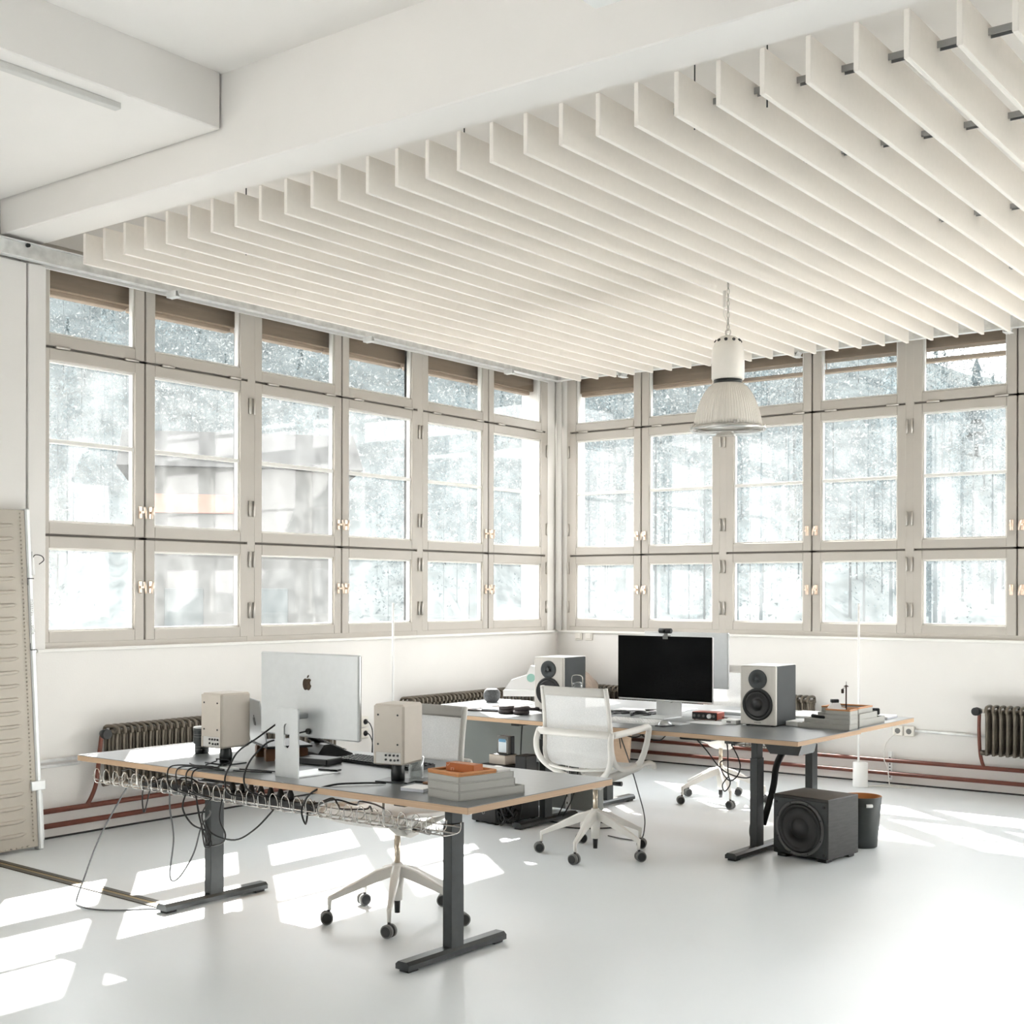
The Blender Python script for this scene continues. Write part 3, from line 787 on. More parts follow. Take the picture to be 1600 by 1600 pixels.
# power strip and adapters lying in the basket
t = thing('power_strip', 'long black power strip lying in the wire basket under the near desk', 'power strip', nd(-.05, -.37, .588), R(-1.1))
G().bx(-.36, .36, -.026, .026, 0, .042, .004).build('body', 'black', t)
for k in range(7):
    x = -.16+k*.062
    g = G(); g.tube([(x, 0, .042), (x, 0, .062), (x, 0, .082)], [.017, .014, .007], 8); g.build('plug', 'rubber', t)
tag(G().bx(-.10, .10, -.045, .045, 0, .05, .006).build('power_adapter', 'black', None, nd(-.55, -.37, .5885), R(-1.1)), 'black adapter brick in the basket below the left desk speaker', 'adapter')
tag(G().bx(-.05, .05, -.03, .03, 0, .035, .006).build('power_adapter', 'black', None, nd(-.78, -.37, .5885), R(8)), 'small black adapter at the left of the basket clutter', 'adapter')
tag(G().bx(-.13, .13, -.10, .10, 0, .012, .004).build('laptop', 'alu_dark', None, nd(-.70, -.16, .635), R(-1)), 'closed grey laptop tray hung under the left end of the near desk', 'laptop')

# ------------------------------------------------------------------ display on the near desk (seen from behind)
def apple(g, s, fn, mi=0):
    """bitten apple outline with a leaf, about s tall"""
    body = [(0, .30), (.10, .345), (.22, .355), (.33, .32), (.405, .255), (.33, .17), (.30, .06), (.33, -.05), (.42, -.13), (.37, -.27), (.27, -.40), (.18, -.455), (.10, -.44), (0, -.41), (-.10, -.44), (-.18, -.455), (-.28, -.40), (-.38, -.25), (-.42, -.08), (-.41, .10), (-.35, .25), (-.24, .34), (-.11, .345)]
    leaf = [(0, .38), (.02, .48), (.10, .58), (.19, .61), (.18, .51), (.11, .42)]
    for poly in (body, leaf):
        g.prism([(x*s, z*s) for x, z in poly], 0, .0015, mi, fn)
t = thing('display', 'silver display seen from behind on its stand on the near desk', 'monitor', (2.93, -6.0, TOP), R(-1.1))
G().bx(-.263, .343, -.11, -.09, .162, .522, .006).build('housing', 'alu', t)
G().bx(-.258, .338, -.0899, -.0885, .167, .517).build('screen', 'screen', t)
g = G(); apple(g, .062, lambda a, b, h: (.036+a, -.1105-h, .392+b)); g.build('logo', 'logo', t)
g = G()
prof = [(-.07, .0), (.07, .0), (.07, .285), (.065, .292), (-.065, .292), (-.07, .285)]
hole = [(.018*math.cos(a), .175+(.034 if math.sin(a) >= 0 else -.034)+.018*math.sin(a)) for a in [2*math.pi*k/20 for k in range(20)]]
def plate(g, outer, inner, h0, h1, fn):
    """flat plate with one hole"""
    b = g.bm
    def ring(P, h): return [b.verts.new(fn(x, z, h)) for x, z in P]
    o0, o1, i0, i1 = ring(outer, h0), ring(outer, h1), ring(inner, h0), ring(inner, h1)
    for O, I in ((o0, i0), (o1, i1)):
        es = [b.edges.new((O[k], O[(k+1) % len(O)])) for k in range(len(O))]+[b.edges.new((I[k], I[(k+1) % len(I)])) for k in range(len(I))]
        bmesh.ops.triangle_fill(b, edges=es, use_beauty=True)
    for A, B in ((o0, o1), (i0, i1)):
        for k in range(len(A)): b.faces.new((A[k], A[(k+1) % len(A)], B[(k+1) % len(B)], B[k]))
plate(g, prof, hole, -.205, -.197, lambda x, z, h: (x+.012, h, z))
g.bx(-.058, .082, -.204, .03, 0, .007, .002)
st = g.build('stand', 'alu', t)
G().bx(-.02, .044, -.198, -.109, .244, .268, .005).build('stand_arm', 'alu_dark', t)
G().cyl((.050, -.111, .190), (.050, -.122, .190), .012, n=14).build('power_plug', 'black', t)
G().tube(spline([(.050, -.122, .190), (.045, -.14, .188), (.02, -.17, .18), (.012, -.195, .175)], 4), .0035, 6).build('power_lead', 'black', t)

# desk speakers seen from behind
def desk_speaker(label, slabel, x, y, rz):
    t = thing('desk_speaker', label, 'speaker', (x, y, .797), rz)
    w, d, h = .142, .175, .248
    g = G(); g.bx(-w/2, w/2, -d/2+.003, d/2, 0, h, .009)
    b = g.build('cabinet', 'spk', t)
    g = G()
    # rear plate with the connector recess cut at its foot
    g.bx(-w/2+.006, w/2-.006, -d/2-.001, -d/2+.003, .052, h-.006, .001)
    g.bx(-w/2+.006, -w/2+.014, -d/2-.001, -d/2+.003, .004, .052); g.bx(w/2-.012, w/2-.006, -d/2-.001, -d/2+.003, .004, .052); 
    g.build('rear_plate', 'spk', t)
    G().bx(-w/2+.014, w/2-.012, -d/2+.0022, -d/2+.0032, .006, .052).build('connector_panel', 'traytop', t)
    g = G()
    for a, c in ((-.01, .04), (.008, .04), (.026, .04), (.044, .04), (-.01, .022), (.012, .02), (.03, .02), (.046, .022)): g.cyl((a, -d/2+.003, c), (a, -d/2-.0015, c), .0048, n=8)
    g.build('connector', 'black', t)
    g = G()
    for a in (-.045, .045):
        for c in (.085, .205): g.cyl((a, -d/2-.0008, c), (a, -d/2-.003, c), .0042, n=8)
    g.build('screw', 'legmetal', t)
    for r, c in ((.048, .085), (.026, .185)):
        G().lathe([(r, .0), (r*.96, .004), (r*.6, .0015), (r*.3, .001), (r*.2, .004), (0, .006)], (0, d/2, c), 24, axis='y').build('driver', 'cone', t)
    s = thing('speaker_stand', slabel, 'stand', (x, y, TOP), rz)
    G().bx(-.075, .075, -.06, .06, 0, .006, .001).build('base_plate', 'legmetal', s)
    G().lathe([(.0, .006), (.029, .006), (.029, .04), (.026, .066), (.022, .0765), (.0, .0765)], n=20).build('post', 'legmetal', s)
    return t
desk_speaker('beige desk speaker seen from behind, left of the silver display', 'black stand under the left beige desk speaker', 2.385, -6.06, 0)
desk_speaker('beige desk speaker seen from behind, right of the silver display', 'black stand under the right beige desk speaker', 3.385, -6.0, R(14))

# laptop on a wooden stand
t = thing('laptop_stand', 'walnut bracket stand holding the open laptop on the near desk', 'stand', (2.44, -5.77, TOP), R(-28))
for sg in (-1, 1):
    g = G(); x = sg*.085
    g.prism(spline2 if False else [(-.10, 0), (-.10, .05), (-.092, .062), (.09, .062), (.10, .05), (.10, 0), (.07, 0), (.06, .03), (-.05, .03), (-.06, 0)], x-.018, x+.018, fn=lambda a, b, h: (h, a, b))
    g.build('bracket', 'walnut', t)
t = thing('laptop', 'open silver laptop turned away on the walnut stand', 'laptop', (2.44, -5.77, TOP+.0622), R(-28))
G().bx(-.155, .155, -.11, .11, 0, .012, .004).build('base', 'black', t)
g = G(); g.bx(-.155, .155, -.004, .003, 0, .215, .003)
lid = g.build('lid', 'alu_dark', t, (0, -.106, .0125)); lid.rotation_euler = (R(10), 0, 0)
G().bx(-.148, .148, .0031, .0038, .008, .208).build('screen', 'screen', lid)
g = G(); apple(g, .048, lambda a, b, h: (a, -.0042-h, .108+b)); g.build('logo', 'black', lid)

# lens-shaped cup
t = thing('travel_mug', 'black lens shaped mug at the left of the near desk', 'mug', (2.0, -5.88, TOP))
G().lathe([(.0, 0), (.031, 0), (.034, .006), (.034, .045), (.041, .05), (.0415, .068), (.0405, .07), (.0405, .105), (.0415, .107), (.0415, .122), (.0, .122)], n=28).build('body', 'legmetal', t)
G().lathe([(.0405, .1222), (.041, .127), (.036, .130), (.0, .129)], n=28).build('lid', 'paper', t)
g = G()
for z in (.014, .030, .058, .076, .09):
    for k in range(7): g.box((.0348 if z < .05 else .0418, 0, z), (.0012, .008, .004)).bm.verts.ensure_lookup_table()
g.bm.free()
g = G()
for z, r in ((.02, .0343), (.034, .0343), (.082, .0408), (.094, .0408)): g.tube([(r*math.cos(a), r*math.sin(a), z) for a in [2*math.pi*k/24 for k in range(24)]], .0012, 4, closed=True)
g.build('ring_marks', 'castergrey', t)

# desk phone, keyboard, tumbler, hub, papers
t = thing('desk_phone', 'black wedge telephone lying behind the silver display', 'telephone', (2.545, -5.56, TOP), R(-20))
G().prism([(-.09, 0), (.09, 0), (.09, .012), (-.03, .062), (-.06, .06), (-.09, .02)], -.075, .075, fn=lambda a, b, h: (h, a, b)).build('base', 'black', t)
g = G(); g.box((-.045, .0, .052), (.045, .19, .026), .012, rot=Matrix.Rotation(-.42, 3, 'X'), seg=2); g.build('handset', 'black', t)
g = G()
for i in range(3):
    for j in range(4): g.box((.005+i*.022, .06-j*.026, .031+j*.0105), (.014, .014, .004), rot=Matrix.Rotation(-.4, 3, 'X'))
g.build('keys', 'castergrey', t)
def keyboard(label, x, y, z, rz, w, d, bm_, km):
    t = thing('keyboard', label, 'keyboard', (x, y, z), rz)
    G().prism([(-d/2, 0), (d/2, 0), (d/2, .018), (-d/2, .010)], -w/2, w/2, fn=lambda a, b, h: (h, a, b)).build('case', bm_, t)
    g = G(); n = int(w/.0195)
    for j in range(5):
        for i in range(n):
            g.box((-w/2+.012+i*(w-.022)/(n-1), -d/2+.016+j*(d-.03)/4, .0135+j*.0016), (.0145, .0145*d/.11, .006), .0015)
    g.build('keycaps', km, t)
    return t
keyboard('long black keyboard behind the display on the near desk', 2.985, -5.65, TOP, R(-5), .52, .14, 'black', 'legmetal')
t = thing('tumbler', 'clear drinking glass behind the right beige desk speaker', 'glass', (3.38, -5.88, TOP))
G().lathe([(.0, .001), (.03, .001), (.034, .09), (.032, .09), (.0285, .006), (.0, .006)], n=24).build('body', 'glassware', t)
tag(G().bx(-.045, .045, -.025, .025, 0, .016, .003).build('usb_hub', 'alu', None, nd(-.215, -.385), R(-12)), 'small silver hub among the cables by the left desk speaker', 'hub')
t = thing('notepad', 'small white pad beside the grey trays on the near desk', 'notepad', (3.62, -6.13, TOP), R(6))
G().bx(-.06, .05, -.05, .05, 0, .012, .001).build('pages', 'paperblue', t); G().bx(-.06, .05, -.05, .05, .0121, .0145, .0005).build('cover', 'paper', t)
t = thing('tablet', 'dark slab lying behind the right beige desk speaker', 'tablet', (3.54, -5.90, TOP), R(20))
G().bx(-.10, .10, -.055, .055, 0, .007, .002).build('body', 'black', t)
t = thing('laptop', 'slim brown slab lying half hidden left of the grey trays', 'laptop', (3.60, -5.93, TOP), R(10))
G().bx(-.09, .09, -.06, .06, 0, .010, .003).build('body', 'walnut', t)  # plain thin brown slab
tag(G().bx(-.09, .09, -.06, .06, 0, .028, .004).build('notebook', 'black', None, (2.72, -5.80, TOP), R(8)), 'black notebook stack right of the display stand on the near desk', 'notebook')
tag(G().bx(-.05, .05, -.018, .018, 0, .008, .002).build('pen_case', 'black', None, (2.97, -5.98, TOP+.0072), R(10)), 'dark slim case resting on the foot of the display stand', 'case')

# stack of grey trays with the orange tray and box
def tray(label, x0, x1, y0, y1, z, h, rz=0.0, rim=None, name='letter_tray', m='tray'):
    t = thing(name, label, 'tray', ((x0+x1)/2, (y0+y1)/2, z), rz)
    w, d = x1-x0, y1-y0
    G().bx(-w/2, w/2, -d/2, d/2, 0, .004, .001).build('bottom', m, t)
    g = G(); k = .006
    g.bx(-w/2, w/2, -d/2, -d/2+k, .004, h, .0015); g.bx(-w/2, w/2, d/2-k, d/2, .004, h, .0015)
    g.bx(-w/2, -w/2+k, -d/2+k, d/2-k, .004, h, .0015); g.bx(w/2-k, w/2, -d/2+k, d/2-k, .004, h, .0015)
    g.build('wall', m, t)
    if rim:
        g = G(); q = .010
        g.bx(-w/2-.001, w/2+.001, -d/2-.001, -d/2+q, h, h+.009, .002); g.bx(-w/2-.001, w/2+.001, d/2-q, d/2+.001, h, h+.009, .002)
        g.bx(-w/2-.001, -w/2+q, -d/2+q, d/2-q, h, h+.009, .002); g.bx(w/2-q, w/2+.001, -d/2+q, d/2-q, h, h+.009, .002)
        g.build('rim', rim, t)
    return t
TA = R(-11.5); TO = Vector((3.738, -6.222, 0))           # front left corner of the stack and its turn
def tc(u, v): return (TO.x+u*math.cos(TA)-v*math.sin(TA), TO.y+u*math.sin(TA)+v*math.cos(TA))
def stack_tray(label, d, z, h, **k):
    c = tc(.0935, d/2); return tray(label, c[0]-.0935, c[0]+.0935, c[1]-d/2, c[1]+d/2, z, h, TA, **k)
stack_tray('bottom grey tray of the stack on the near desk, the longest one', .335, TOP, .032)
stack_tray('middle grey tray of the stack on the near desk', .285, TOP+.0325, .032)
stack_tray('top grey tray of the stack on the near desk with a pale lid', .278, TOP+.065, .026)
c = tc(.0935, .235); tag(G().bx(-.083, .083, -.035, .035, 0, .030, .002).build('card_box', 'traytop', None, (c[0], c[1], TOP+.070), TA), 'pale card box lid in the rear of the top grey tray', 'box')
stack_tray('shallow orange tray on top of the grey tray stack', .188, TOP+.0915, .006, rim='orangewood', name='orange_tray', m='orangewood')
c = tc(.100, .100)
t = thing('orange_box', 'small orange carton with pale print lying in the orange tray', 'box', (c[0], c[1], TOP+.096), TA+R(8))
G().bx(-.072, .072, -.028, .028, 0, .032, .002).build('carton', 'orange', t)
g = G()
for k in range(6): g.bx(-.062+k*.02, -.050+k*.02, -.018, .012, .032, .0326)
g.bx(-.045, -.041, -.0286, -.028, .004, .014); g.bx(-.045, -.030, -.0286, -.028, .012, .014); g.bx(-.032, -.028, -.0286, -.028, .004, .014)
g.prism([(-.068, .026), (-.062, .018), (-.05, .028), (-.052, .030), (-.062, .022), (-.066, .028)], -.0286, -.028, fn=lambda a, b, h: (a, h, b))
g.build('print', 'orangemark', t)

# cables on and below the near desk
Z = TOP
cable(nw([(.075, -.385, .875), (.06, -.42, .86), (.02, -.46, .80), (.00, -.48, .74), (.01, -.488, .69), (.05, -.47, .655), (.16, -.40, .63)]), .0042, 'black cable from the hole in the display stand down to the basket')
cable(nw([(-.01, -.30, .93), (-.03, -.38, .88), (-.09, -.44, .82), (-.115, -.47, .75), (-.12, -.488, .70), (-.115, -.47, .64), (-.06, -.40, .62)]), .004, 'black cable hanging beside the display stand over the desk edge')
cable(nw([(.60, -.25, Z+.006), (.53, -.33, Z+.008), (.47, -.42, Z+.006), (.42, -.488, .70), (.37, -.50, .63), (.35, -.46, .56), (.30, -.40, .60)]), .0042, 'black cable from the right speaker stand over the desk edge')
for k, (xa, xb, w) in enumerate(((-.46, -.50, 'first'), (-.40, -.44, 'second'), (-.36, -.37, 'third'), (-.33, -.33, 'fourth'))):
    cable(nw([(xa+.12, -.37, Z+.006), (xa+.04, -.42, Z+.01), (xb, -.472, Z+.006), (xb-.01, -.49, .69), (xb+.01, -.485, .63), (xb+.05, -.43, .60)]), .0035, w+' from the left of the thin cables over the desk edge below the left speaker')
cable(nw([(-.42, -.35, Z+.005), (-.37, -.33, Z+.025), (-.33, -.36, Z+.04), (-.28, -.33, Z+.03), (-.30, -.38, Z+.008), (-.22, -.36, Z+.006), (-.12, -.33, Z+.006), (.02, -.30, Z+.006)]), .003, 'looped thin cable around the left speaker stand')
cable(nw([(-.52, -.36, Z+.005), (-.42, -.40, Z+.006), (-.30, -.42, Z+.006), (-.18, -.40, Z+.006), (-.05, -.36, Z+.006), (.0, -.33, Z+.005)]), .0035, 'black cable lying flat in front of the left speaker stand')
cable(nw([(-.47, -.42, .60), (-.44, -.46, .54), (-.36, -.47, .48), (-.28, -.45, .455), (-.25, -.46, .42), (-.27, -.47, .40), (-.24, -.45, .40), (-.18, -.45, .42), (-.15, -.46, .46), (-.20, -.45, .52), (-.22, -.42, .60)]), .0042, 'black cable drooping in a loop below the wire basket')
cable(nw([(-.40, -.42, .60), (-.34, -.45, .52), (-.29, -.46, .44), (-.26, -.46, .40), (-.28, -.45, .46), (-.31, -.44, .50), (-.25, -.45, .45), (-.10, -.45, .44), (.02, -.44, .50), (.10, -.41, .585)]), .004, 'second black cable drooping below the basket toward the right')
cable(nw([(-.43, -.40, .60), (-.33, -.45, .50), (-.30, -.46, .43), (-.27, -.47, .39), (-.24, -.46, .41), (-.30, -.45, .47), (-.33, -.44, .53), (-.30, -.41, .60)]), .0035, 'small tangled black cable bundle below the basket')
rnd = random.Random(5)
for k, (xa, xb, w) in enumerate(((-1.05, -.72, 'left end'), (-.85, -.45, 'left half'), (-.55, -.12, 'middle left'), (.28, .72, 'middle right'), (.36, .66, 'right half'), (-.30, .10, 'centre'))):
    pts = []
    for q in range(7):
        f = q/6; pts.append((xa+(xb-xa)*f+rnd.uniform(-.02, .02), -.37+rnd.uniform(-.035, .035), .612+rnd.uniform(-.012, .045)+.02*math.sin(f*3.1)))
    cable(nw(pts), .0038, 'black cable curled in the wire basket, '+w, ['black', 'rubber', 'cablegrey'][k % 3])
# floor cable at the left and hanging loop
cable([(1.75, -6.10, .595), (1.70, -6.13, .50), (1.60, -6.18, .30), (1.545, -6.22, .12), (1.55, -6.27, .012), (1.63, -6.31, .006), (1.75, -6.31, .006), (1.86, -6.25, .006), (1.93, -6.17, .006), (2.0, -6.12, .008)], .0042, 'long grey cable curving from the basket to the floor at left', 'cablegrey', 8)
cable([(2.10, -6.15, .60), (2.10, -6.15, .5), (2.115, -6.14, .36), (2.09, -6.14, .20), (2.095, -6.13, .155), (2.12, -6.10, .18), (2.15, -6.05, .28), (2.145, -6.0, .40), (2.12, -5.93, .44), (2.085, -5.90, .45)], .004, 'thin grey cable hanging in a loop beside the left leg of the near desk', 'cablegrey', 8)
cable([(1.85, -6.10, .60), (1.83, -6.1, .52), (1.86, -6.11, .45), (1.90, -6.1, .60)], .0035, 'short dark cable loop at the left end of the basket', 'rubber')

# ------------------------------------------------------------------ far desks: things on them
def monitor_speaker(label, x, y, rz):
    t = thing('studio_speaker', label, 'speaker', (x, y, TOP), rz)
    w, d, h = .222, .295, .357
    g = G(); g.bx(-w/2, w/2, -d/2+.03, d/2, .008, h-.004, .003); g.build('cabinet', 'spkside', t)
    g = G(); g.bx(-w/2-.001, w/2+.001, -d/2, -d/2+.03, .006, h-.003, .005); g.build('front_baffle', 'spkwhite', t)
    G().bx(-w/2-.001, w/2+.001, -d/2, d/2, h-.0029, h, .001).build('top', 'white', t)
    g = G()
    for a in (-.08, .08):
        for b in (-.11, .11): g.cyl((a, b, 0), (a, b, .008), .012, n=8)
    g.build('rubber_foot', 'rubber', t)
    f = -d/2
    tw = G().lathe([(.0585, .0), (.0585, -.004), (.054, -.0055), (.026, -.0055), (.022, -.001), (.016, -.001), (.014, -.007), (.008, -.0115), (0, -.013)], (0, f, .275), 32, axis='y').build('tweeter', 'spkside', t)
    g = G()
    for k in range(3):
        a = R(90+k*120); g.box((math.cos(a)*.016, f-.009, .275+math.sin(a)*.016), (.022, .003, .005), rot=Matrix.Rotation(-a, 3, 'Y'))
    g.build('tweeter_guard', 'black', tw)
    wf = G().lathe([(.0955, .0), (.0955, -.005), (.091, -.007), (.080, -.007), (.076, -.003)], (0, f, .128), 40, axis='y').build('woofer_ring', 'black', t)
    G().lathe([(.080, -.001), (.077, -.006), (.072, -.0095), (.066, -.0085), (.045, -.004), (.031, -.0015), (.030, -.004), (.024, -.010), (.013, -.014), (0, -.0155)], (0, f, .128), 40, axis='y').build('woofer_cone', 'cone', wf)
    # recess behind the cone is carved from the baffle by a dark cup
    G().bx(-.022, .022, f-.0012, f-.0002, .020, .024).build('name_plate', 'castergrey', t)
    return t
monitor_speaker('white fronted studio speaker right of the black monitor', 3.552, -2.88, R(1))
monitor_speaker('white fronted studio speaker left, behind the mesh chair', 2.01, -2.845, R(3))

t = thing('monitor', 'large black screen monitor on a silver stand on the far desk', 'monitor', (2.845, -2.90, TOP), R(-1.2))
G().bx(-.345, .345, 0, .022, .10, .512, .005).build('housing', 'alu', t)
G().bx(-.3445, .3445, -.0022, -.0002, .112, .5115, .0).build('screen', 'screen', t)
g = G(); g.bx(-.09, .095, .05, .062, 0, .14, .003); g.bx(-.09, .095, -.15, .062, 0, .008, .002); g.bx(-.03, .03, .02, .05, .09, .14, .002)
g.build('stand', 'alu', t)
t = thing('webcam', 'black webcam clipped on top of the black monitor', 'webcam', (2.845+.012, -2.90, TOP+.512), R(-1.2))
G().tube([(-.045, -.005, .034), (-.042, -.005, .034), (.042, -.005, .034), (.045, -.005, .034)], [.012, .0165, .0165, .012], 12).build('body', 'black', t)
G().lathe([(0, -.019), (.008, -.019), (.009, -.014), (.009, 0)], (0, -.006, .034), 14, axis='y').build('lens', 'screen', t)
g = G(); g.bx(-.018, .018, -.006, .03, .0005, .005); g.bx(-.018, .018, -.008, -.004, -.018, .003); g.bx(-.012, .012, -.004, .004, .004, .02); g.build('clip', 'castergrey', t)

t = thing('display', 'silver display facing the window, peeping out behind the black monitor', 'monitor', (2.675, -2.33, TOP), R(-1))
G().bx(-.325, .325, 0, .022, .150, .522, .005).build('housing', 'alu', t)
G().bx(-.32, .32, .0221, .0235, .155, .517).build('screen', 'screen', t)
g = G(); g.bx(-.07, .07, -.19, -.182, 0, .29, .003); g.bx(-.07, .07, -.19, .05, 0, .007, .002); g.bx(-.03, .03, -.182, .001, .24, .262, .003); g.build('stand', 'alu', t)

keyboard('white keyboard in front of the black monitor', 2.87, -3.30, TOP, R(-2), .36, .12, 'white', 'paper')
t = thing('mouse', 'silver and black computer mouse near the edge of the far desk', 'mouse', (3.125, -3.37, TOP), R(-10))
G().lathe([(.0, .036), (.012, .034), (.024, .026), (.031, .012), (.032, .002), (.0, .001)], n=20).xf(Matrix.Diagonal((1, 1.7, 1, 1))).build('shell', 'alu_dark', t)
G().bx(-.034, .034, -.056, .056, 0, .006, .003).build('sole', 'black', t)
tag(G().bx(-.08, .08, -.055, .055, 0, .004, .001).build('drive', 'alu', None, (3.10, -3.22, TOP), R(-4)), 'thin silver tablet beside the mouse on the far desk', 'tablet')
tag(G().bx(-.12, .12, -.09, .09, 0, .002).build('paper_sheet', 'paper', None, (3.24, -3.02, TOP), R(-4)), 'white sheet of paper under the red audio interface', 'paper')
t = thing('audio_interface', 'red audio interface box with a black face on the far desk', 'audio interface', (3.145, -2.875, TOP+.0021), R(4))
G().bx(-.085, .085, -.055, .055, .004, .05, .004).build('case', 'red', t)
G().bx(-.082, .082, -.0565, -.0551, .006, .048, .0).build('front_panel', 'black', t)
g = G(); g.cyl((.035, -.0565, .027), (.035, -.072, .027), .0135, n=14); g.build('volume_knob', 'alu', t)
g = G()
for a in (-.066, -.036, -.006, .062): g.cyl((a, -.0565, .027), (a, -.062, .027), .0085, n=10)
g.build('jack', 'castergrey', t)
g = G()
for a in (-.07, .07):
    for b in (-.045, .045): g.cyl((a, b, 0), (a, b, .0042), .006, n=6)
g.build('rubber_foot', 'rubber', t)
cable([(3.225, -2.85, Z+.02), (3.26, -2.84, Z+.015), (3.30, -2.80, Z+.006), (3.33, -2.74, Z+.005)], .0035, 'red brown lead leaving the red audio interface', 'clothdark')
t = thing('white_box', 'small white box between audio interface and right studio speaker', 'box', (3.365, -2.98, TOP), R(-2))
G().bx(-.05, .05, -.045, .045, 0, .026, .003).build('case', 'white', t); G().bx(-.015, .015, -.0458, -.0452, .008, .018).build('port', 'castergrey', t)
tag(G().bx(-.10, .14, -.06, .06, 0, .018, .002).build('keyboard_case', 'alu', None, (3.04, -2.42, TOP), R(-3)), 'pale flat case behind the black monitor stand on the rear desk', 'case')

# tangle of cables beside the monitor stand
for k in range(6):
    pts = []
    for q in range(7): pts.append((2.44+.055*q+rnd.uniform(-.02, .02), -2.98+.03*k+rnd.uniform(-.05, .05), Z+.006+rnd.uniform(0, .02)))
    cable(pts, .004, ['front', 'second', 'third', 'fourth', 'fifth', 'rearmost'][k]+' black cable of the tangle left of the monitor stand', ['black', 'cablegrey'][k % 2])
for k in range(2):
    tag(G().bx(-.13, .13, -.09, .09, 0, .002).build('paper_sheet', 'paper', None, (2.42+.20*k, -2.55+.05*k, TOP), R(8+25*k)), ['left', 'right'][k]+' loose white sheet lying behind the cable tangle', 'paper')

# left end: side table, smart speaker, notebook, pads, bag, jacket, jar
t = thing('side_table', 'white side table with aluminium edge at the left of the far desks', 'table', (0, 0, 0))
G().prism([(1.09, -2.40), (1.12, -3.00), (1.19, -3.325), (1.43, -3.40), (1.49, -3.10), (1.47, -2.80), (1.47, -2.40)], TOP-.04, TOP-.001, fn=lambda a, b, h: (a, b, h)).build('table_top', 'alu', t)
for x, y in ((1.24, -3.25), (1.40, -3.3), (1.2, -2.5), (1.42, -2.5)): G().bx(x-.014, x+.014, y-.014, y+.014, 0, TOP-.0401, .002).build('leg', 'alu', t)
G().bx(1.425, 1.445, -3.41, -3.385, TOP-.04, TOP+.001, .002).build('corner_bracket', 'alu_dark', t)
t = thing('smart_speaker', 'grey knit ball smart speaker on the far desk at left', 'speaker', (1.285, -2.66, TOP-.001))
G().lathe([(.0, .0), (.038, .0), (.052, .014), (.0605, .038), (.0605, .060), (.053, .084), (.040, .094)], n=28).build('body', 'homepod', t)
G().lathe([(.0405, .0935), (.030, .0965), (.0, .0965)], n=28).build('touch_disc', 'paper', t)
t = thing('notebook', 'dark notebook with white pages near the front edge of the far desk', 'notebook', (1.70, -3.22, TOP), R(14))
G().bx(-.13, .10, -.07, .07, 0, .010, .002).build('cover', 'puck', t); G().bx(-.03, .12, -.068, .072, .0101, .020, .002).build('pages', 'paperblue', t)
for k, (x, y, z, w) in enumerate(((1.90, -3.30, 0, 'lower pad of the left pair of round taupe pads'), (1.90, -3.295, .0262, 'upper pad of the left pair of round taupe pads'), (2.015, -3.29, 0, 'lower pad of the right pair of round taupe pads'), (2.018, -3.286, .0262, 'upper pad of the right pair of round taupe pads'))):
    tag(G().lathe([(0, 0), (.046, 0), (.054, .005), (.054, .019), (.046, .026), (0, .026)], n=24).build('round_pad', 'puck', None, (x, y, TOP+z)), w, 'pad', 'round pads on the far desk')
for k, (x, y, w) in enumerate(((1.75, -3.02, 'left'), (1.87, -2.99, 'right'))):
    t = tag(G().lathe([(0, 0), (.05, 0), (.058, .004), (.058, .018), (.05, .022), (0, .022)], n=24).xf(Matrix.Diagonal((1.4, .9, 1, 1))).build('oval_pad', 'puck', None, (x, y, TOP), R(10)), w+' oval taupe pad behind the round pads', 'pad')
t = thing('paper_bag', 'open white paper bag with a round teal print beside the smart speaker', 'bag', (1.10, -2.02, TOP), R(32))
G().prism([(-.15, 0), (.17, 0), (.17, .045), (-.15, .045)], -.12, .12, fn=lambda a, b, h: (a, h, b)).build('base', 'paper', t)
G().prism([(-.15, .045), (-.10, .115), (.02, .155), (.05, .225), (.13, .215), (.15, .19), (.17, .23), (.17, .045)], -.03, .10, fn=lambda a, b, h: (a, h, b)).build('flap', 'paper', t)
g = G(); g.cyl((.055, -.0305, .135), (.055, -.032, .135), .032, n=24); g.build('print', 'teal', t)
# jacket heaped on the radiator in the corner
def heap(u, v):
    a = u*2*math.pi; ph = v*math.pi/2
    r = 1+.13*math.sin(3*a+1)+.08*math.sin(7*a)*math.cos(ph)
    return (.60*r*math.cos(a)*math.cos(ph), .22*r*math.sin(a)*math.cos(ph), .15*math.sin(ph)*(1+.22*math.sin(2*a+.4)+.08*math.sin(9*a)))
t = thing('jacket', 'brown jacket heaped in the corner behind the left studio speaker', 'jacket', (.55, -.52, .666), R(-52))
G().sheet(heap, 48, 14).build('cloth', 'cloth', t)
G().tube(spline([(.15, -.19, .06), (.20, -.17, .12), (.26, -.13, .10), (.30, -.10, .04)]), .016, 6).build('strap', 'clothdark', t)
t = thing('swing_jar', 'small clear swing top jar beside the left studio speaker', 'jar', (2.205, -2.93, TOP))
G().lathe([(0, .001), (.033, .001), (.037, .01), (.037, .155), (.030, .178), (.028, .178), (.033, .152), (.033, .012), (0, .008)], n=24).build('body', 'glassware', t)
G().lathe([(0, .179), (.031, .179), (.031, .192), (.012, .200), (0, .200)], n=24).build('lid', 'glassware', t)
G().tube(spline([(-.037, 0, .15), (-.044, 0, .20), (-.034, 0, .238), (.034, 0, .238), (.044, 0, .20), (.037, 0, .15)]), .0035, 6).build('bail', 'wire', t)
G().lathe([(.0375, .03), (.0378, .031), (.0378, .09), (.0375, .091)], n=24).build('paper_label', 'paper', t)

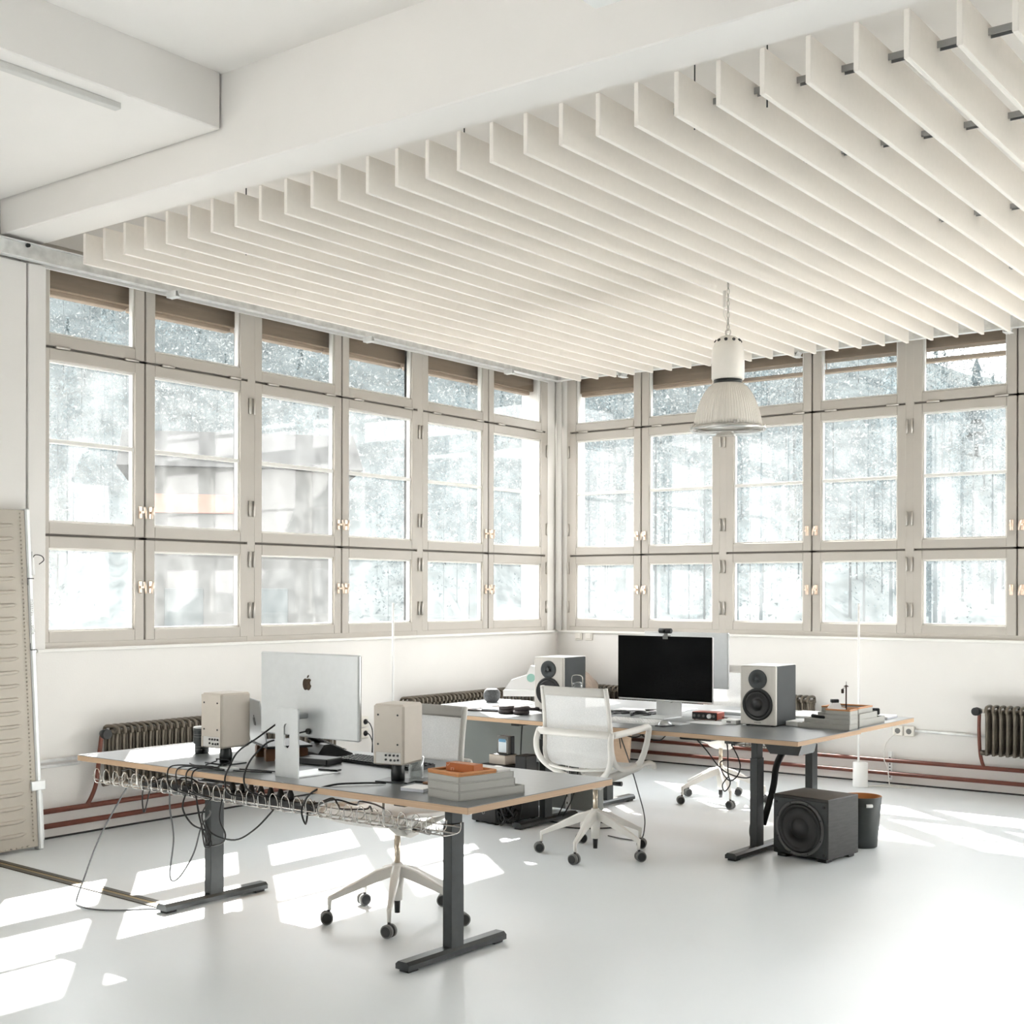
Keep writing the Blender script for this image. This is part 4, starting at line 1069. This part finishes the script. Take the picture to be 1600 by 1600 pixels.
# right end of the far desks: stationery trays
tray('lowest long grey tray at the right end of the far desk', 3.76, 4.08, -2.925, -2.80+.0, TOP, .028)
tray('second grey tray stepped back in the right hand tray pile', 3.80, 4.08, -2.92, -2.80, TOP+.0285, .028)
tray('third grey tray in the right hand tray pile', 3.93, 4.08, -2.92, -2.80, TOP+.057, .025)
tray('top wooden rimmed grey tray of the front right tray pile', 3.93, 4.08, -2.92, -2.80, TOP+.0825, .025, rim='orangewood')
tag(G().bx(3.775, 3.925, -2.917, -2.81, TOP+.006, TOP+.022, .001).build('magazine', 'paper'), 'stack of magazines in the lowest grey tray on the far desk', 'magazine')
tray('lower grey tray of the rear tray pile on the rear desk', 3.80, 4.06, -2.73, -2.33, TOP, .040)
tray('upper grey tray of the rear tray pile on the rear desk', 3.80, 4.06, -2.73, -2.45, TOP+.0405, .036)
tray('wooden rimmed tray on top of the rear tray pile', 3.82, 4.05, -2.72, -2.50, TOP+.077, .028, rim='orangewood')
t = thing('tape_dispenser', 'white and black tape dispenser standing in the wooden rimmed tray', 'tape dispenser', (3.97, -2.86, TOP+.0875), R(40))
G().prism([(-.05, 0), (.05, 0), (.055, .03), (.03, .035), (.02, .06), (-.02, .062), (-.045, .035)], -.014, .014, fn=lambda a, b, h: (a, h, b)).build('body', 'paper', t)
G().bx(-.03, .015, -.0145, .0145, .062, .082, .003).build('cutter', 'black', t)
t = thing('figurine', 'tiny dark street lamp figure rising from the tray pile', 'figurine', (4.02, -2.83, TOP+.0875))
G().cyl((0, 0, 0), (0, 0, .005), .014, n=12).build('foot', 'clothdark', t)
G().cyl((0, 0, .005), (0, 0, .155), .0045, n=8).build('post', 'clothdark', t)
g = G(); g.lathe([(0, .165), (.006, .163), (.016, .155), (0, .153)], n=12); g.cyl((0, 0, .16), (.0, 0, .185), .0015, n=5); g.cyl((0, 0, .15), (-.022, 0, .143), .002, n=5); g.box((-.022, 0, .128), (.014, .014, .026), .003)
g.build('lantern', 'clothdark', t)
t = thing('stapler', 'dark stapler lying on the second tray of the right pile', 'stapler', (3.86, -2.86, TOP+.0325), R(15))
G().box((0, 0, .008), (.08, .02, .016), .003).build('base', 'black', t); G().box((0, 0, .030), (.08, .018, .02), .006, rot=Matrix.Rotation(.12, 3, 'Y')).build('arm', 'legmetal', t)
t = thing('card_box', 'white flat box with a brown end beside the right studio speaker', 'box', (3.73, -2.80, TOP), R(0))
G().bx(-.055, .045, -.10, .10, 0, .028, .002).build('body', 'paper', t); G().bx(.0451, .062, -.098, .098, 0, .027, .002).build('spine', 'walnut', t)
t = thing('camera', 'small black camera at the back of the rear tray pile', 'camera', (4.01, -2.37, TOP+.0065+.04), R(30))
G().bx(-.03, .03, -.02, .02, 0, .04, .005).build('body', 'black', t); G().cyl((0, -.02, .018), (0, -.04, .018), .014, n=14).build('lens', 'legmetal', t)
t = thing('paper_stack', 'stack of white paper at the right end of the rear desk', 'paper', (3.86, -2.08, TOP), R(4))
G().bx(-.15, .15, -.105, .105, 0, .009, .001).build('lower_sheets', 'paperblue', t); G().bx(-.148, .15, -.105, .105, .0091, .016, .001).build('upper_sheets', 'paper', t)
tag(G().bx(-.15, .15, -.20, .20, 0, .012, .002).build('drawing_pad', 'paper', None, (3.55, -2.2, TOP), R(5)), 'large white drawing pad on the rear desk behind the right studio speaker', 'pad')

# below the far desks
t = thing('power_box', 'black control box with yellow tape under the far desk centre', 'control box', (3.31, -3.30, TOP-.0281-.045), R(-1.5))
G().bx(-.10, .11, -.05, .05, 0, .044, .005).build('case', 'black', t); G().bx(-.125, -.101, -.03, .03, .01, .04, .002).build('tape', 'yellow', t)
t = thing('cable_tub', 'black tapered tub hung under the right end of the far desk', 'tub', (3.86, -3.25, TOP-.0281))
G().prism([(-.13, 0), (.13, 0), (.10, -.085), (-.07, -.085)], -.10, .10, fn=lambda a, b, h: (a, h, b)).build('body', 'legmetal', t)
cable([(3.775, -3.15, .60), (3.70, -3.08, .50), (3.668, -3.05, .38), (3.632, -3.05, .25), (3.60, -3.045, .15)], .020, 'thick black hose dropping from the tub to the desk foot', 'rubber', 8, 8, 'cable_hose')
cable([(3.585, -3.05, .26), (3.548, -3.05, .19), (3.528, -3.05, .12), (3.535, -3.05, .065), (3.575, -3.045, .05)], .014, 'black hose loop behind the right leg of the far desk', 'rubber', 8, 8, 'cable_hose')
cable([(3.20, -3.18, .66), (3.26, -3.12, .57), (3.34, -3.1, .47), (3.42, -3.1, .43), (3.52, -3.1, .42), (3.585, -3.08, .45)], .0042, 'black cable sagging from the control box to the right leg')
cable([(3.42, -3.2, .67), (3.445, -3.2, .62), (3.45, -3.2, .54), (3.452, -3.2, .45), (3.465, -3.2, .39), (3.43, -3.2, .345), (3.415, -3.2, .38), (3.45, -3.2, .43)], .004, 'knotted black cable hanging under the far desk')
cable([(3.46, -3.2, .67), (3.475, -3.2, .62), (3.51, -3.2, .56), (3.53, -3.2, .50), (3.51, -3.2, .44), (3.46, -3.2, .41), (3.41, -3.2, .46), (3.40, -3.2, .51), (3.44, -3.2, .53)], .004, 'black cable loop hanging beside the knotted cable under the far desk')
cable([(2.70, -3.25, .675), (2.76, -3.25, .64), (2.85, -3.25, .625), (2.93, -3.24, .66), (3.0, -3.24, .67)], .0045, 'black cable looping under the front edge of the far desk at centre')
cable([(2.80, -3.28, .68), (2.84, -3.28, .65), (2.88, -3.28, .66), (2.95, -3.28, .63), (3.03, -3.27, .62), (3.08, -3.27, .66)], .004, 'second black cable swagged under the front edge of the far desk')
cable([(2.78, -3.33, .68), (2.80, -3.33, .62), (2.86, -3.32, .46), (2.91, -3.30, .28), (2.935, -3.29, .18), (2.935, -3.28, .10), (2.90, -3.27, .012), (2.80, -3.29, .006), (2.66, -3.26, .006)], .004, 'thin dark cable falling beside the chair to the floor', 'cablegrey', 8)
t = thing('wood_board', 'pale plywood board leaning on the radiator behind the chair', 'board', (.92, -.40, 0), R(-4))
G().box((0, 0, .29), (.30, .02, .56), .002, rot=Matrix.Rotation(-.12, 3, 'X')).build('panel', 'plywood', t)
G().tube([(.02, -.045, .45), (.05, -.03, .2), (.07, -.012, .05)], .004, 5).build('strap', 'black', t)

# subwoofer
t = thing('subwoofer', 'black ash subwoofer on the floor in front of the far desk leg', 'subwoofer', (3.918, -3.02, 0), R(-8))
w, d, h = .358, .325, .355
G().bx(-w/2, w/2, -d/2, d/2, .02, h, .004).build('cabinet', 'ash', t)
G().bx(-w/2+.004, w/2-.004, -d/2-.004, -d/2-.0001, .024, h-.016, .002).build('front_panel', 'legmetal', t)
rg = G().lathe([(.158, -.004), (.158, -.011), (.152, -.013), (.142, -.013), (.138, -.007)], (0, -d/2, .178), 48, axis='y').build('driver_ring', 'subring', t)
g = G()
for k in range(8):
    a = R(22.5+45*k); g.cyl((math.cos(a)*.150, -d/2-.0128, .178+math.sin(a)*.150), (math.cos(a)*.150, -d/2-.0148, .178+math.sin(a)*.150), .005, n=8)
g.build('screw', 'black', rg)
G().lathe([(.139, -.006), (.132, -.016), (.122, -.016), (.114, -.006), (.11, -.0045), (.06, -.0042), (.055, -.008), (.045, -.018), (.02, -.024), (0, -.025)], (0, -d/2, .178), 40, axis='y').build('cone', 'cone', t)
for a in (-.155, .155):
    for c in (.045, .312): G().cyl((a, -d/2-.004, c), (a, -d/2-.009, c), .0085, n=10).build('grille_peg', 'rubber', t)
g = G()
for a in (-.13, .13):
    for b in (-.12, .12): g.bx(a-.03, a+.03, b-.03, b+.03, 0, .02, .003)
g.build('foot', 'black', t)

# waste bin
t = thing('waste_bin', 'grey waste bin with orange wooden inside beside the subwoofer', 'bin', (4.015, -2.585, 0))
def shell(r0, r1, h, th):
    return [(0, 0), (r0-.004, 0), (r0, .004), (r1, h), (r1-th, h), (r0-th, .008), (0, .008)]
G().lathe(shell(.092, .118, .30, .006), n=40, mis=[0, 0, 0, 1, 1, 1]).build('body', ['bingrey', 'binwood'], t)
def slot(c, m):
    g = G(); n = 10
    for k in range(n+1): pass
    pts = [(.1148*math.cos(c-.16+.32*k/n), .1148*math.sin(c-.16+.32*k/n), .255) for k in range(n+1)]
    return g.tube(pts, .0105, 8)
slot(R(-45), 0).build('handle_slot', 'paper', t)

# floor lamps (white drum with a thin rod)
for x, y, w in ((3.09, -.30, 'right one, standing by the window wall'), (.40, -2.72, 'left one, behind the right beige desk speaker')):
    t = thing('floor_lamp', 'slim white rod lamp on drum base, '+w, 'lamp', (x, y, 0))
    G().lathe([(0, 0), (.056, 0), (.057, .003), (.057, .187), (.052, .190), (0, .190)], n=32).build('drum', 'lampglow', t)
    G().cyl((-.015, 0, .19), (-.015, 0, 1.425), .0085, n=12).build('rod', 'lampglow', t)
cable([(3.13, -.30, .006), (3.20, -.22, .006), (3.24, -.14, .008), (3.34, -.13, .008), (3.40, -.16, .008), (3.33, -.20, .008), (3.27, -.15, .01), (3.25, -.12, .06), (3.23, -.10, .14), (3.20, -.09, .20), (3.20, -.06, .32), (3.275, -.034, .41)], .0045, 'white cord from the wall socket lying in loops by the lamp', 'cablewhite', 8)
cable([(3.13, -.31, .005), (3.16, -.26, .005), (3.30, -.2, .005), (3.42, -.2, .006), (3.44, -.15, .006), (3.36, -.12, .006)], .0035, 'second thin white cord on the floor by the lamp', 'cablewhite', 8)

# black computer box on the floor, docking station and hard drive above it
t = thing('computer_case', 'black computer box with a round button on the floor under the far desk', 'computer', (1.80, -3.17, 0), R(-8))
G().bx(-.115, .115, -.20, .20, .01, .375, .005).build('case', 'black', t)
G().bx(-.112, .112, -.206, -.2001, .014, .371, .003).build('front_panel', 'rubber', t)
g = G(); g.tube([(.0+.012*math.cos(a), -.207, .075+.012*math.sin(a)) for a in [2*math.pi*k/16 for k in range(16)]], .002, 5, closed=True); g.cyl((0, -.206, .115), (0, -.208, .115), .003, n=8)
g.build('power_button', 'wire', t)
g = G()
for a in (-.09, .09):
    for b in (-.17, .17): g.cyl((a, b, 0), (a, b, .01), .014, n=8)
g.build('foot', 'rubber', t)
t = thing('drive_dock', 'white hard drive dock standing on the black computer box', 'dock', (1.80, -3.20, .3751), R(-6))
G().bx(-.075, .075, -.06, .06, 0, .062, .004).build('case', 'spk', t); G().bx(-.07, .07, -.055, .055, .0621, .066, .001).build('slot_plate', 'black', t)
t = thing('hard_drive', 'bare hard drive with a blue label standing upright in the dock', 'hard drive', (1.805, -3.20, .4412), R(-6))
G().bx(-.052, .052, -.014, .014, 0, .115, .004).build('body', 'castergrey', t)
G().bx(-.052, .052, .0141, .05, 0, .117, .003).build('carrier', 'black', t)
G().bx(-.034, .036, -.0155, -.0142, .010, .090, .0).build('label_plate', 'hddlabel', t); G().bx(-.030, .032, -.0165, -.0156, .078, .098, .0).build('label_band', 'hddblue', t)
t = thing('steel_cabinet', 'grey steel cabinet under the left end of the rear desk', 'cabinet', (0, 0, 0))
G().bx(1.02, 2.20, -2.72, -2.66, .03, .655, .003).build('front_panel', 'cabinet', t)
G().bx(1.02, 2.20, -2.66, -2.60, .03, .655, .003).build('body', 'cabinet', t)
for x in (1.06, 2.16): G().bx(x-.02, x+.02, -2.71, -2.61, 0, .03).build('foot', 'black', t)
t2 = tag(G().bx(1.985, 2.015, -2.745, -2.722, .03, .655, .002).build('slotted_post', 'galv'), 'slotted steel upright in front of the grey steel cabinet', 'post')
g = G()
for k in range(12): g.bx(1.996, 2.004, -2.7462, -2.7452, .07+k*.05, .085+k*.05)
g.build('slot', 'dark', t2)
cable([(1.83, -2.76, .66), (1.83, -2.77, .4), (1.825, -2.78, .1), (1.83, -2.8, .01)], .005, 'black cable hanging in front of the grey steel cabinet')
cable([(2.0, -3.20, .69), (1.96, -3.2, .66), (1.945, -3.2, .5), (1.94, -3.2, .3), (1.95, -3.2, .12), (1.97, -3.26, .01)], .005, 'black cable running down beside the left leg of the far desk')
tag(G().bx(2.0, 2.09, -3.34, -3.22, .30, .46, .006).build('desk_controller', 'black'), 'black controller block fixed on the left leg of the far desk', 'controller')
for k in range(9):
    pts = []
    for q in range(8): pts.append((1.97+rnd.uniform(-.06, .05), -3.36+rnd.uniform(-.07, .07), .012+rnd.uniform(0, .20)*(1-abs(q-3.5)/5)))
    cable(pts, .0045, ['lowest', 'second', 'third', 'fourth', 'fifth', 'sixth', 'seventh', 'eighth', 'topmost'][k]+' black cable of the pile beside the computer box', 'black', 5, 5)
cable([(2.10, -3.10, .012), (2.20, -3.08, .01), (2.30, -2.95, .008), (2.45, -2.9, .008), (2.55, -3.0, .008), (2.42, -3.15, .008), (2.25, -3.2, .008)], .005, 'black cable lying on the floor between the far desk legs', 'black', 8)
cable([(2.18, -3.0, .68), (2.20, -3.0, .45), (2.19, -3.02, .2), (2.14, -3.05, .05)], .0045, 'left of two cables hanging behind the far desk left leg')
cable([(2.24, -3.0, .68), (2.27, -3.0, .45), (2.25, -3.03, .2), (2.19, -3.07, .05)], .0045, 'right of two cables hanging behind the far desk left leg')

# ------------------------------------------------------------------ outside
def outside():
    # terrain: level yard, then a wooded slope, higher toward the left
    cx, cy = 6.995, -10.017
    def hgt(az, dist):
        f = max(0.0, min(1.0, (dist-26)/95)); f = f*f*(3-2*f)
        k = max(0, min(1, (az-R(8))/R(34)))           # az: angle left of +y
        top = .125+.20*k
        return -.3+f*top*dist*.92
    g = G(); b = g.bm; na, nd_ = 64, 30
    A0, A1 = R(-40), R(118)
    V = []
    for i in range(na+1):
        az = A0+(A1-A0)*i/na; row = []
        for j in range(nd_+1):
            ds = 20+190*(j/nd_)**1.4
            row.append(b.verts.new((cx-math.sin(az)*ds, cy+math.cos(az)*ds, hgt(az, ds)+(.9*math.sin(i*1.7+j)*(.2 if ds < 40 else 1) if ds > 30 else 0))))
        V.append(row)
    for i in range(na):
        for j in range(nd_):
            f = b.faces.new((V[i][j], V[i+1][j], V[i+1][j+1], V[i][j+1])); f.smooth = True
    struct('trim_10', g, 'hill')
    struct('trim_11', G().bx(-150, 60, -16.4, 120, -.9, -.5), 'ground')
    g = G(); g.bx(-150, 60, -120, -16.4, -.9, -.12); g.bx(13, 60, -16.4, -.5, -.5, -.12)
    struct('trim_12', g, 'yard')  # pale ground added out of view to bounce daylight up to the ceiling
    # forest: conifers and bare broadleaf crowns in one object
    rn = random.Random(11)
    import numpy as np
    rg = np.random.default_rng(5)
    VS, MS = [], []
    def limit(az):                                       # elevation of the skyline, falling toward the right
        k = max(0, min(1, (az-R(14))/R(28)))
        return .155+.20*k
    for k in range(2600):
        az = rn.uniform(R(-20), R(108)); ds = 36+165*rn.random()**.8
        x, y = cx-math.sin(az)*ds, cy+math.cos(az)*ds
        if -6 < x < 16 and -20 < y < 8: continue
        if any((x-a_)**2+(y-b_)**2 < 60 for a_, b_ in ((-19.7, 11),)): continue
        z = hgt(az, ds)-.4; H = rn.uniform(5, 11)
        H = min(H, limit(az)*ds*rn.uniform(.88, 1.05)+1.5-z)
        if H < 1.5: continue
        con = rn.random() < .5; r = H*(.17 if con else .30);
        n = 820 if ds < 80 else 420
        t = rg.random(n); a_ = rg.random(n)*6.283
        if con: rr = r*(1-t)*np.sqrt(rg.random(n))*(1+.3*np.sin(t*40)); zz = z+H*(.06+.94*t)
        else: rr = r*np.sqrt(np.maximum(0, 1-(2*t-1)**2))*rg.random(n)**.4; zz = z+H*(.3+.7*t)
        c = np.stack([x+rr*np.cos(a_), y+rr*np.sin(a_), zz], 1)
        sz = min(.08, H*.009)*(1 if ds < 80 else 1.7)
        P = c[:, None, :]+rg.uniform(-sz, sz, (n, 3, 3))
        w = H*.012
        P = np.concatenate([P, np.array([[[x-w, y+w, z], [x+w, y-w, z], [x, y, z+H*.9]]])])
        VS.append(P.reshape(-1, 3)); MS.append(np.full(n+1, 0 if con else 1))
    V = np.concatenate(VS); MI = np.concatenate(MS); nt = len(MI)
    me = bpy.data.meshes.new('forest'); me.vertices.add(len(V)); me.vertices.foreach_set('co', V.ravel())
    me.loops.add(nt*3); me.loops.foreach_set('vertex_index', np.arange(nt*3)); me.polygons.add(nt)
    me.polygons.foreach_set('loop_start', np.arange(nt)*3); me.polygons.foreach_set('material_index', MI)
    me.update(calc_edges=True)
    me.materials.append(M['conifer']); me.materials.append(M['broadleaf'])
    o = inst('forest', me, kind='stuff')
    tag(o, 'hazy winter forest covering the hillside outside the windows', 'forest')
    # a few conifers that stand clear on the skyline
    for px, ds, H, wh in ((1152, 120, 9, 'just left of the pendant lamp'), (1180, 125, 8, 'right behind the pendant lamp'), (1234, 118, 11, 'the tallest, right of the pendant lamp'), (1262, 128, 8, 'second to the right of the pendant lamp'), (1322, 130, 7, 'in the fourth right toplight'), (1525, 90, 6.5, 'in the last toplight at right')):
        az = .6447-math.atan((px-800)/2027.); x, y = cx-math.sin(az)*ds, cy+math.cos(az)*ds
        g = G(); b = g.bm; z = hgt(az, ds)-.3
        n = 8
        for t in range(7):
            zb = z+H*(.1+.125*t); zt = z+H*min(1, .32+.125*t); rr = H*.2*(1-.125*t)
            ring = [b.verts.new((x+rr*math.cos(2*math.pi*k/n+t)*rn.uniform(.6, 1.2), y+rr*math.sin(2*math.pi*k/n+t)*rn.uniform(.6, 1.2), zb)) for k in range(n)]
            tp = b.verts.new((x, y, zt))
            for k in range(n): b.faces.new((ring[k], ring[(k+1) % n], tp))
        g.cyl((x, y, z-1), (x, y, z+H*.5), H*.02, n=6)
        tag(g.build('conifer', 'conifer'), 'conifer on the skyline, '+wh, 'tree', 'conifers on the skyline')
    # pale sheds across the yard
    for x, y, w, d, h, rz, lb in ((-18.6, 12.4, 5.2, 4, 5.0, 50, 'pale shed with a faded red board beyond the left windows'),):
        t = thing('shed', lb, 'building', (x, y, -.5), R(rz))
        G().bx(-w/2, w/2, -d/2, d/2, 0, h, .02).build('wall', 'facade', t)
        G().prism([(-d/2-.3, h), (d/2+.3, h), (0, h+1.1)], -w/2-.3, w/2+.3, fn=lambda a, b_, h_: (h_, a, b_)).build('roof', 'ground', t)
        if 'red' in lb: G().bx(-w/2+.3, -w/2+2.6, -d/2-.06, -d/2-.01, 3.9, 4.35, .01).build('sign_board', 'redband', t)
        for k in range(2): G().bx(-w/2+.8+k*2, -w/2+1.7+k*2, -d/2-.04, -d/2-.005, .9, 2.1, .01).build('window', 'hill', t)
outside()
